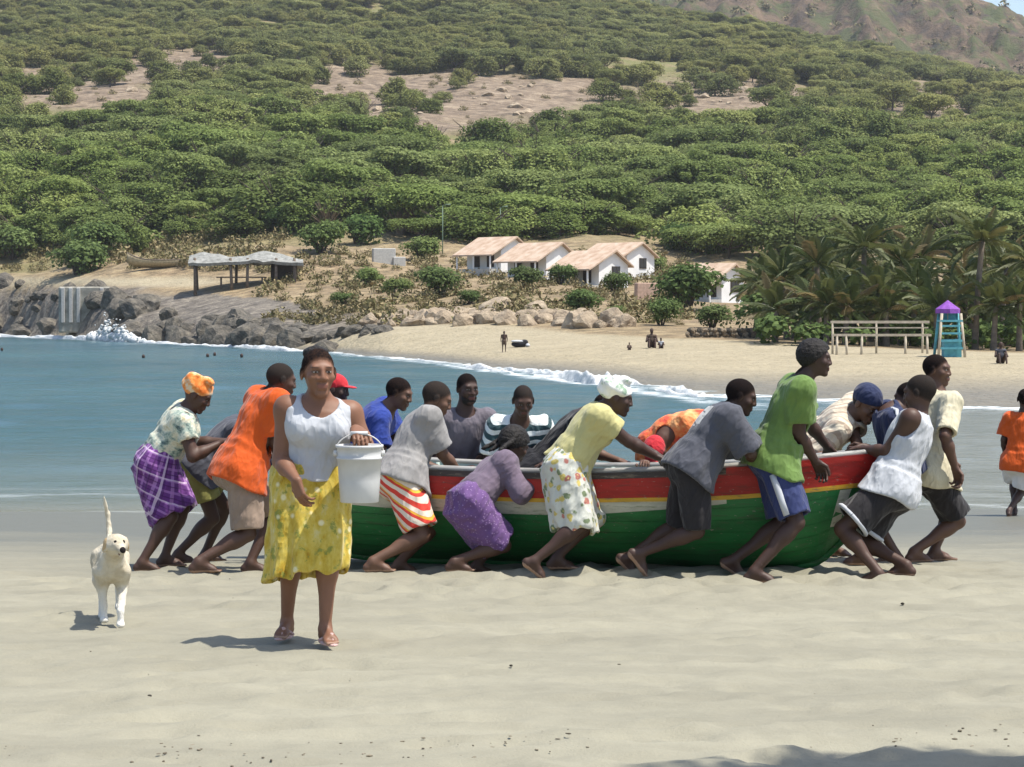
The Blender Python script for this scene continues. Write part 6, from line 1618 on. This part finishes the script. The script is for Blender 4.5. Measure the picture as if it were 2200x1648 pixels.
    # stem, keel, transom, thwarts, ribs
    m = MB(); m.tube([P(ns - 1, v, 1) * [1, 0, 1] + [0.012, 0, 0] for v in np.linspace(0, 1, 9)] + [P(ns - 1, 1, 1) * [1, 0, 1] + [0.03, 0, 0.06]], 0.040, 8); m.build('stem', Rd, r, True)
    m = MB(); m.tube([P(i, 0, 1) * [1, 0, 1] + [0, 0, -0.005] for i in range(ns)], 0.032, 6); m.build('keel', G, r, True)
    vs = [P(0, v, 1) for v in np.linspace(0, 1, nv)] + [P(0, v, -1) for v in np.linspace(1, 0, nv)]; m = MB(); n = len(vs)
    m.add([v + [-0.004, 0, 0] for v in vs] + [v + [0.035, 0, 0] for v in vs], [tuple(range(n)), tuple(range(2 * n - 1, n - 1, -1))] + [(i, i + n, (i + 1) % n + n, (i + 1) % n) for i in range(n)]); m.build('transom', G, r)
    for ti in (9, 22, 34):
        w = B[ti] * 0.96 - 0.03; m = MB(); m.box((xs[ti], 0, ZS[ti] - 0.17), (0.24, 2 * w, 0.035)); m.build('thwart', Inn, r, False, 0.006)
    for ti in range(4, 45, 5):
        for s in (-1, 1):
            m = MB(); m.tube([P(ti, v, s) * [1, 1, 1] + [0, -s * 0.04, 0.02] for v in np.linspace(0.15, 0.97, 6)], 0.018, 5); m.build('rib', Inn, r, True)
    vs = []
    m = MB(); m.box((-0.2, 0, 0.24), (2.3, 0.5, 0.02)); m.build('floor_board', M_PALEWOOD, r)
    r.location = (0.60, 17.36, sand_z(0.6, 17.4) - 0.03); r.rotation_euler = (math.radians(-2), 0, math.radians(-14.5))
    tag(r, 'wooden fishing boat in green, white, yellow and red being pushed up the sand', 'boat')
    return r
if 'M_PALEWOOD' not in globals(): M_PALEWOOD = mat_plain('pale_wood', (0.45, 0.39, 0.30), 0.8, 0.2)
boat()

# ------------------------------------------------------------------ bucket
hb = woman['base'] + woman['armj'][0][2] + np.array([0.015, -0.075, -0.03])
M_PLASTIC = mat_plain('white_plastic', (0.56, 0.56, 0.55), 0.4, 0.12, 5.0, 0, 0.45)
r = empty('bucket', (hb[0] + 0.01, hb[1], hb[2] - 0.375))
prof = [(0.0, 0.012), (0.108, 0.012), (0.110, 0.0), (0.114, 0.004), (0.122, 0.12), (0.130, 0.24), (0.137, 0.242), (0.137, 0.252), (0.131, 0.256), (0.134, 0.305), (0.142, 0.308), (0.142, 0.322), (0.130, 0.322), (0.126, 0.30), (0.112, 0.02), (0.0, 0.02)]
n = 40; V = [(rr * math.cos(2 * math.pi * q / n), rr * math.sin(2 * math.pi * q / n), z) for rr, z in prof for q in range(n)]
F = [(a * n + q, a * n + (q + 1) % n, (a + 1) * n + (q + 1) % n, (a + 1) * n + q) for a in range(len(prof) - 1) for q in range(n)]
me = bpy.data.meshes.new('tub'); me.from_pydata(V, [], F); me.update(); me.polygons.foreach_set('use_smooth', [True] * len(F)); link('tub', me, M_PLASTIC, r)
m = MB(); m.tube([(0.143 * math.cos(a), -0.01, 0.275 + 0.11 * math.sin(a)) for a in np.linspace(0, math.pi, 21)], 0.0045, 6); m.build('handle', mat_plain('handle_wire', (0.60, 0.58, 0.54), 0.4, 0.1), r, True)
m = MB(); m.tube([(-0.05, -0.01, 0.386), (0.05, -0.01, 0.386)], 0.012, 8); m.build('grip', M_PLASTIC, r, True)
for sx in (-1, 1):
    m = MB(); m.tube([(sx * 0.132, -0.01, 0.275), (sx * 0.152, -0.01, 0.275)], 0.016, 8); m.build('handle_lug', M_PLASTIC, r)
r.scale = (0.9, 0.9, 0.95); r.location[2] += 0.02
tag(r, 'white plastic bucket hanging from the hand of the woman in the yellow skirt', 'bucket')

# ------------------------------------------------------------------ dog
def dog():
    Y = 13.8; base = np.array([X_at(237, Y), Y, sand_z(X_at(237, Y), Y)])
    fwd = roty(math.radians(168)); up = V3(0, 0, 1); rt = np.cross(fwd, up)
    p = lambda a, b, c: a * fwd + b * rt + c * up                 # forward, to its right, up
    pr = [Ell(p(0.10, 0, 0.40), frame(fwd, up), (0.078, 0.17, 0.115), 0.06), Ell(p(-0.12, 0, 0.42), frame(fwd, up), (0.080, 0.17, 0.098), 0.08), Ell(p(-0.30, 0, 0.43), frame(fwd, up), (0.078, 0.11, 0.095), 0.06),
          Cone(p(0.20, 0, 0.44), p(0.34, -0.01, 0.55), 0.080, 0.062, 0.06)]
    hd = p(0.385, -0.02, 0.575); hf = nrm_(fwd + 0.28 * -rt - 0.12 * up); Rh = frame(hf, up); q = lambda x, y, z: hd + x * Rh[0] + y * Rh[1] + z * Rh[2]
    pr += [Ell(q(0, 0, 0), Rh, (0.080, 0.082, 0.070), 0.03), Cone(q(0, 0.05, -0.012), q(0, 0.125, -0.030), 0.036, 0.026, 0.03), Cone(q(0, 0.045, -0.045), q(0, 0.108, -0.066), 0.020, 0.013, 0.012)]
    for s in (-1, 1):
        pr += [Ell(q(s * 0.074, -0.010, -0.006), frame(Rh[1], Rh[2] - s * 0.25 * Rh[0]), (0.012, 0.032, 0.050), 0.014), Ell(q(s * 0.026, 0.057, 0.020), Rh, (0.010, 0.008, 0.008), 0.004)]
    feet = {(1, -1): (0.25, -0.050, 0.0), (1, 1): (0.13, 0.055, 0.02), (-1, -1): (-0.38, -0.06, 0.03), (-1, 1): (-0.20, 0.06, 0.0)}
    for (fb, s), (fx, fy, lift) in feet.items():
        if fb > 0:
            sh = p(0.17, s * 0.065, 0.37); el = p(0.115, s * 0.068, 0.27); wr = p(fx - 0.01, fy, 0.11 + lift); pw = p(fx, fy, 0.03 + lift)
            pr += [Cone(sh, el, 0.062, 0.040, 0.04), Cone(el, wr, 0.036, 0.024, 0.02), Cone(wr, pw, 0.023, 0.022, 0.015), Ell(pw + fwd * 0.02 - up * 0.005, frame(fwd, up), (0.028, 0.042, 0.022), 0.015)]
        else:
            hp = p(-0.30, s * 0.06, 0.41); kn = p(-0.20, s * 0.075, 0.27); hk = p(fx - 0.07, fy, 0.155 + lift); pw = p(fx - 0.03, fy, 0.03 + lift)
            pr += [Cone(hp, kn, 0.075, 0.045, 0.04), Cone(kn, hk, 0.042, 0.023, 0.025), Cone(hk, pw, 0.022, 0.020, 0.012), Ell(pw + fwd * 0.025 - up * 0.005, frame(fwd, up), (0.026, 0.042, 0.021), 0.015)]
    tl = [p(-0.38, 0, 0.48), p(-0.45, 0.0, 0.58), p(-0.47, 0.012, 0.70), p(-0.42, 0.035, 0.82)]
    for a, b, r0, r1 in zip(tl, tl[1:], (0.022, 0.019, 0.017), (0.019, 0.017, 0.008)): pr.append(Cone(a, b, r0, r1, 0.02))
    t = NT('cream_fur'); hl = t.attr('hl', 'Vector'); x, y, z = t.sep(hl); o = t.obj()
    n = t.noise(o, 9.0, 5); c = t.ramp(n, [(0.3, (0.44, 0.38, 0.27)), (0.6, (0.60, 0.55, 0.44))])
    oz = t.sep(o)[2]
    c = t.mix(t.ramp(oz, [(0.12, 1.0), (0.30, 0.0)]), c, (0.74, 0.71, 0.64))
    def ball(cx, cy, cz, r, use_abs=False):
        xx = t.math('ABSOLUTE', x) if use_abs else x
        d = t.n('ShaderNodeVectorMath', {0: t.n('ShaderNodeCombineXYZ', {0: xx, 1: y, 2: z}).outputs[0], 1: (cx, cy, cz)}, operation='DISTANCE').outputs['Value']
        return t.math('LESS_THAN', d, r)
    c = t.mix(ball(0, 0.150, -0.022, 0.024), c, (0.012, 0.010, 0.010)); c = t.mix(ball(0.026, 0.066, 0.020, 0.0135, True), c, (0.012, 0.010, 0.010))
    c = t.mix(ball(0, 0.10, -0.052, 0.018), c, (0.10, 0.03, 0.03))
    c = t.mix(ball(0.082, -0.02, 0.005, 0.05, True), c, (0.50, 0.36, 0.20))
    t.bump(t.noise(t.map(o, (1, 1, 0.4)), 70.0, 4), 0.6, 0.012)
    M = t.done(c, 0.85, 0.2)
    fd = Field(pr, 0.0075); gx, gy, gz_ = fd.grid(); fd.F += (0.0035 * vnoise(gx * 42, gy * 42, gz_ * 26) + 0.002 * vnoise(gx * 85, gy * 85, gz_ * 60)).astype(np.float32); me_blocks = [fd.mesh()]
    o = to_obj('dog', me_blocks, M, None, {'hl': lambda V: (V - hd) @ Rh.T}, 1); o.location = base; o.scale = (0.88, 0.92, 0.88)
    tag(o, 'cream dog with raised tail trotting towards us on the sand', 'dog')
dog()

# ------------------------------------------------------------------ small far figures
def far_figure(label, X, Y, z, k, pose, skin, top, name='person'):
    r = empty(name, (X, Y, z)); tag(r, label, 'person')
    if pose == 'swim':
        pr = [Ell(V3(0, 0, 0.10), np.eye(3), (0.085, 0.10, 0.12), 0.02), Cone(V3(0, 0, -0.1), V3(0, 0, 0.02), 0.06, 0.055, 0.03), Cone(V3(-0.2, 0, -0.12), V3(0.2, 0, -0.12), 0.08, 0.08, 0.05), Ell(V3(0, 0, -0.3), np.eye(3), (0.2, 0.13, 0.25), 0.05)]
        to_obj('body', [Field(pr, 0.02).mesh()], M_FARSKIN, r)
        return r
    if pose == 'sit':
        pr = [Ell(V3(0, 0, 0.82), np.eye(3), (0.085, 0.10, 0.12), 0.02), Cone(V3(0, 0, 0.6), V3(0, 0, 0.75), 0.055, 0.055, 0.03), Cone(V3(-0.17, 0, 0.58), V3(0.17, 0, 0.58), 0.06, 0.06, 0.05), Ell(V3(0, 0.05, 0.35), np.eye(3), (0.17, 0.12, 0.30), 0.05),
              Cone(V3(-0.1, 0.05, 0.1), V3(-0.14, -0.35, 0.42), 0.09, 0.06, 0.03), Cone(V3(0.1, 0.05, 0.1), V3(0.14, -0.35, 0.42), 0.09, 0.06, 0.03), Cone(V3(-0.14, -0.35, 0.42), V3(-0.14, -0.55, 0.05), 0.055, 0.04, 0.02), Cone(V3(0.14, -0.35, 0.42), V3(0.14, -0.55, 0.05), 0.055, 0.04, 0.02),
              Cone(V3(-0.19, 0, 0.56), V3(-0.26, -0.15, 0.32), 0.05, 0.04, 0.02), Cone(V3(-0.26, -0.15, 0.32), V3(-0.12, -0.36, 0.45), 0.04, 0.03, 0.02), Cone(V3(0.19, 0, 0.56), V3(0.26, -0.15, 0.32), 0.05, 0.04, 0.02), Cone(V3(0.26, -0.15, 0.32), V3(0.12, -0.36, 0.45), 0.04, 0.03, 0.02)]
        cl = [Ell(V3(0, 0.05, 0.36), np.eye(3), (0.185, 0.14, 0.27), 0.05), Cone(V3(-0.17, 0, 0.57), V3(0.17, 0, 0.57), 0.075, 0.075, 0.05)]
    else:
        pr = [Ell(V3(0, 0, 1.60), np.eye(3), (0.08, 0.10, 0.12), 0.02), Cone(V3(0, 0, 1.35), V3(0, 0, 1.55), 0.055, 0.055, 0.03), Cone(V3(-0.18, 0, 1.38), V3(0.18, 0, 1.38), 0.06, 0.06, 0.05), Ell(V3(0, 0, 1.15), np.eye(3), (0.17, 0.11, 0.28), 0.05), Ell(V3(0, 0, 0.92), np.eye(3), (0.165, 0.12, 0.14), 0.05)]
        for s in (-1, 1): pr += [Cone(V3(s * 0.09, 0, 0.88), V3(s * 0.11, -0.03 * s, 0.48), 0.085, 0.055, 0.03), Cone(V3(s * 0.11, -0.03 * s, 0.48), V3(s * 0.12, 0.06 * s, 0.06), 0.05, 0.035, 0.02), Cone(V3(s * 0.12, 0.06 * s, 0.04), V3(s * 0.14, 0.06 * s - 0.14, 0.03), 0.035, 0.025, 0.02), Cone(V3(s * 0.2, 0, 1.36), V3(s * 0.25, 0.03, 1.08), 0.05, 0.04, 0.02), Cone(V3(s * 0.25, 0.03, 1.08), V3(s * 0.24, -0.08, 0.84), 0.04, 0.03, 0.02)]
        cl = [Ell(V3(0, 0, 0.92), np.eye(3), (0.185, 0.14, 0.15), 0.05)] + [Cone(V3(s * 0.09, 0, 0.88), V3(s * 0.105, -0.02 * s, 0.6), 0.10, 0.09, 0.03, cap=True) for s in (-1, 1)]
    to_obj('body', [Field(pr, 0.022).mesh()], M_FARSKIN, r); to_obj('clothes', [Field(cl, 0.022).mesh()], CL[top], r, {'gl': lambda V: V})
    r.scale = (k, k, k); return r
M_FARSKIN = mat_plain('far_skin', (0.055, 0.032, 0.024), 0.6, 0.2)
for u, py, lb in ((308, 764, 'leftmost of the swimmers whose head shows left of the orange headscarf'), (446, 762, 'swimmer above the orange headscarf, left of a pair'), (461, 759, 'swimmer above the orange headscarf, right of a pair'), (519, 762, 'swimmer nearest to the woman with the bucket'), (4, 748, 'swimmer at the left edge of the picture')):
    Y = CAM_Z * FPX / (py + 6 - HORIZON); far_figure(lb, X_at(u, Y), Y, 0.0, 1, 'swim', 0, 'black')
for u, py, pose, k, top, lb in ((1400, 748, 'sit', 1.0, 'brownshort', 'dark figure sitting alone on the far beach below the houses'), (1083, 757, 'stand', 0.62, 'brownshort', 'small child standing on the far beach near the waterline'), (1420, 749, 'sit', 0.55, 'white', 'small child sitting beside the dark seated figure on the far beach'), (2150, 782, 'sit', 0.9, 'charcoal', 'dark figure sitting on the far sand right of the lifeguard chair'), (1352, 752, 'sit', 0.4, 'khaki', 'tiny seated child at the middle of the far beach')):
    X, Y, z = land_hit(u, py, 100) if False else (0, 0, 0)
    Y = 66.0
    while Y < 135:
        Y += 0.5; X = X_at(u, Y); z = gz(X, Y)
        if HORIZON - FPX * (z - CAM_Z) / Y <= py: break
    far_figure(lb, X, Y, z - 0.02, k, pose, 0, top)
# dark bundle with a white edge lying on the far beach
Y = 118.0; X = X_at(1116, Y); mb = MB(); r = empty('beach_bundle', (X, Y, gz(X, Y)))
to_obj('bag', [Field([Ell(V3(0, 0, 0.16), np.eye(3), (0.42, 0.25, 0.18), 0.05), Ell(V3(0.25, 0, 0.26), np.eye(3), (0.2, 0.18, 0.14), 0.05)], 0.03).mesh()], CL['black'], r, {'gl': lambda V: V}); to_obj('towel', [Field([Ell(V3(-0.1, -0.05, 0.30), np.eye(3), (0.34, 0.22, 0.07), 0.05), Ell(V3(0.42, -0.1, 0.1), np.eye(3), (0.12, 0.2, 0.1), 0.05)], 0.03).mesh()], CL['white'], r, {'gl': lambda V: V})
tag(r, 'dark bundle with a white towel lying on the far beach', 'bundle')

# ------------------------------------------------------------------ beach litter: bits of dry weed and pebbles
rng = np.random.default_rng(41); V, F, o = [], [], 0
def bit(x, y, s, k):
    global o
    z = sand_z(x, y); q = IV * s * rng.uniform(.5, 1.5, 3) * [1.5, 1, 0.5]; a = rng.uniform(0, 6.28); R = np.array([[math.cos(a), -math.sin(a), 0], [math.sin(a), math.cos(a), 0], [0, 0, 1]])
    V.append(q @ R.T + [x, y, z + s * 0.15]); F.append(IF + o); o += len(IV)
for k in range(300):                    # old tide line across the foreground
    x = rng.uniform(-2.6, 2.6); y = 9.35 + 0.16 * math.sin(x * 1.3) + rng.normal(0, 0.16) + 0.12 * x * 0.2
    if vnoise(x * 1.7, 3.0) > -0.25: bit(x, y, rng.uniform(0.002, 0.008), k)
for k in range(60): bit(rng.uniform(-3.5, 3.5), rng.uniform(8.6, 17), rng.uniform(0.002, 0.007), k)
t = NT('dry_weed'); M_WEED = t.done(t.ramp(t.noise(t.pos(), 7.0, 2), [(0.35, (0.09, 0.075, 0.055)), (0.6, (0.20, 0.17, 0.12)), (0.75, (0.40, 0.36, 0.29))]), 0.9, 0.2)
tag(link('beach_litter', mesh_np('beach_litter', np.concatenate(V), np.concatenate(F), False), M_WEED), 'thin scatter of dry weed and pebbles along the old tide line', 'litter', kind='stuff')
for i, (u, py, s, lb) in enumerate(((318, 1502, 0.012, 'small dark stone on the sand at lower left'), (1098, 1430, 0.010, 'small dark stone on the sand in the middle foreground'), (1942, 1300, 0.014, 'small dark stone on the sand right of the bow'), (40, 1240, 0.012, 'small dark stone at the left edge beyond the dog'))):
    Y = 12.0
    for _ in range(40): Y = (CAM_Z - sand_z(X_at(u, Y), Y)) * FPX / (py - HORIZON)
    ob = link('pebble', RMESH[(0, 'basalt')] if (0, 'basalt') in RMESH else list(RMESH.values())[0]); ob.location = (X_at(u, Y), Y, sand_z(X_at(u, Y), Y) + s * 0.3); ob.scale = (s, s * 0.9, s * 0.6); tag(ob, lb, 'stone')
# a tree beside the camera, outside the frame, whose shade reaches the lower right corner
rng = np.random.default_rng(91); tx, ty = 4.9, 7.0; r = empty('shade_tree', (tx, ty, gz(tx, ty)))
mb = MB(); mb.tube([(0, 0, -.3), (.1, .05, 2.6), (-.1, .2, 5.2), (-.4, .35, 7.0)], [.20, .16, .12, .06], 9)
for q in range(9):
    an = q * 0.7; mb.tube([(-.1, .2, 5.0 + .15 * q), (-.45 + .7 * math.cos(an), .4 + .5 * math.sin(an), 6.4), (-.45 + 1.2 * math.cos(an), .4 + .8 * math.sin(an), 7.0)], [.05, .03, .01], 5)
mb.build('trunk', M_BARK, r, True)
blobs = [((-.47, .4, 6.9), (1.0, .7, .5))] + [((-.47 + 1.0 * math.cos(a_), .4 + .65 * math.sin(a_), 6.9 + rng.uniform(-.4, .5)), (rng.uniform(.25, .5), rng.uniform(.22, .4), rng.uniform(.2, .35))) for a_ in rng.uniform(0, 6.28, 16)]
cm = leaf_cloud('crown', blobs, 9000, 0.085, rng=rng); link('crown', cm, M_LEAF, r)
tag(r, 'tall shade tree standing just outside the lower right corner', 'tree')
# ------------------------------------------------------------------ air
mb = MB(); mb.box((0, 735, 75), (1900, 1540, 160))
HAZE = 0.00012
hz = mb.build('haze', None); tag(hz, kind='stuff')
hm = bpy.data.materials.new('haze'); hm.use_nodes = True; nt = hm.node_tree; nt.nodes.clear()
ho = nt.nodes.new('ShaderNodeOutputMaterial'); hv = nt.nodes.new('ShaderNodeVolumePrincipled')
hv.inputs['Color'].default_value = (0.86, 0.90, 0.95, 1); hv.inputs['Density'].default_value = HAZE; hv.inputs['Anisotropy'].default_value = 0.2
nt.links.new(hv.outputs[0], ho.inputs['Volume']); hz.data.materials.append(hm)
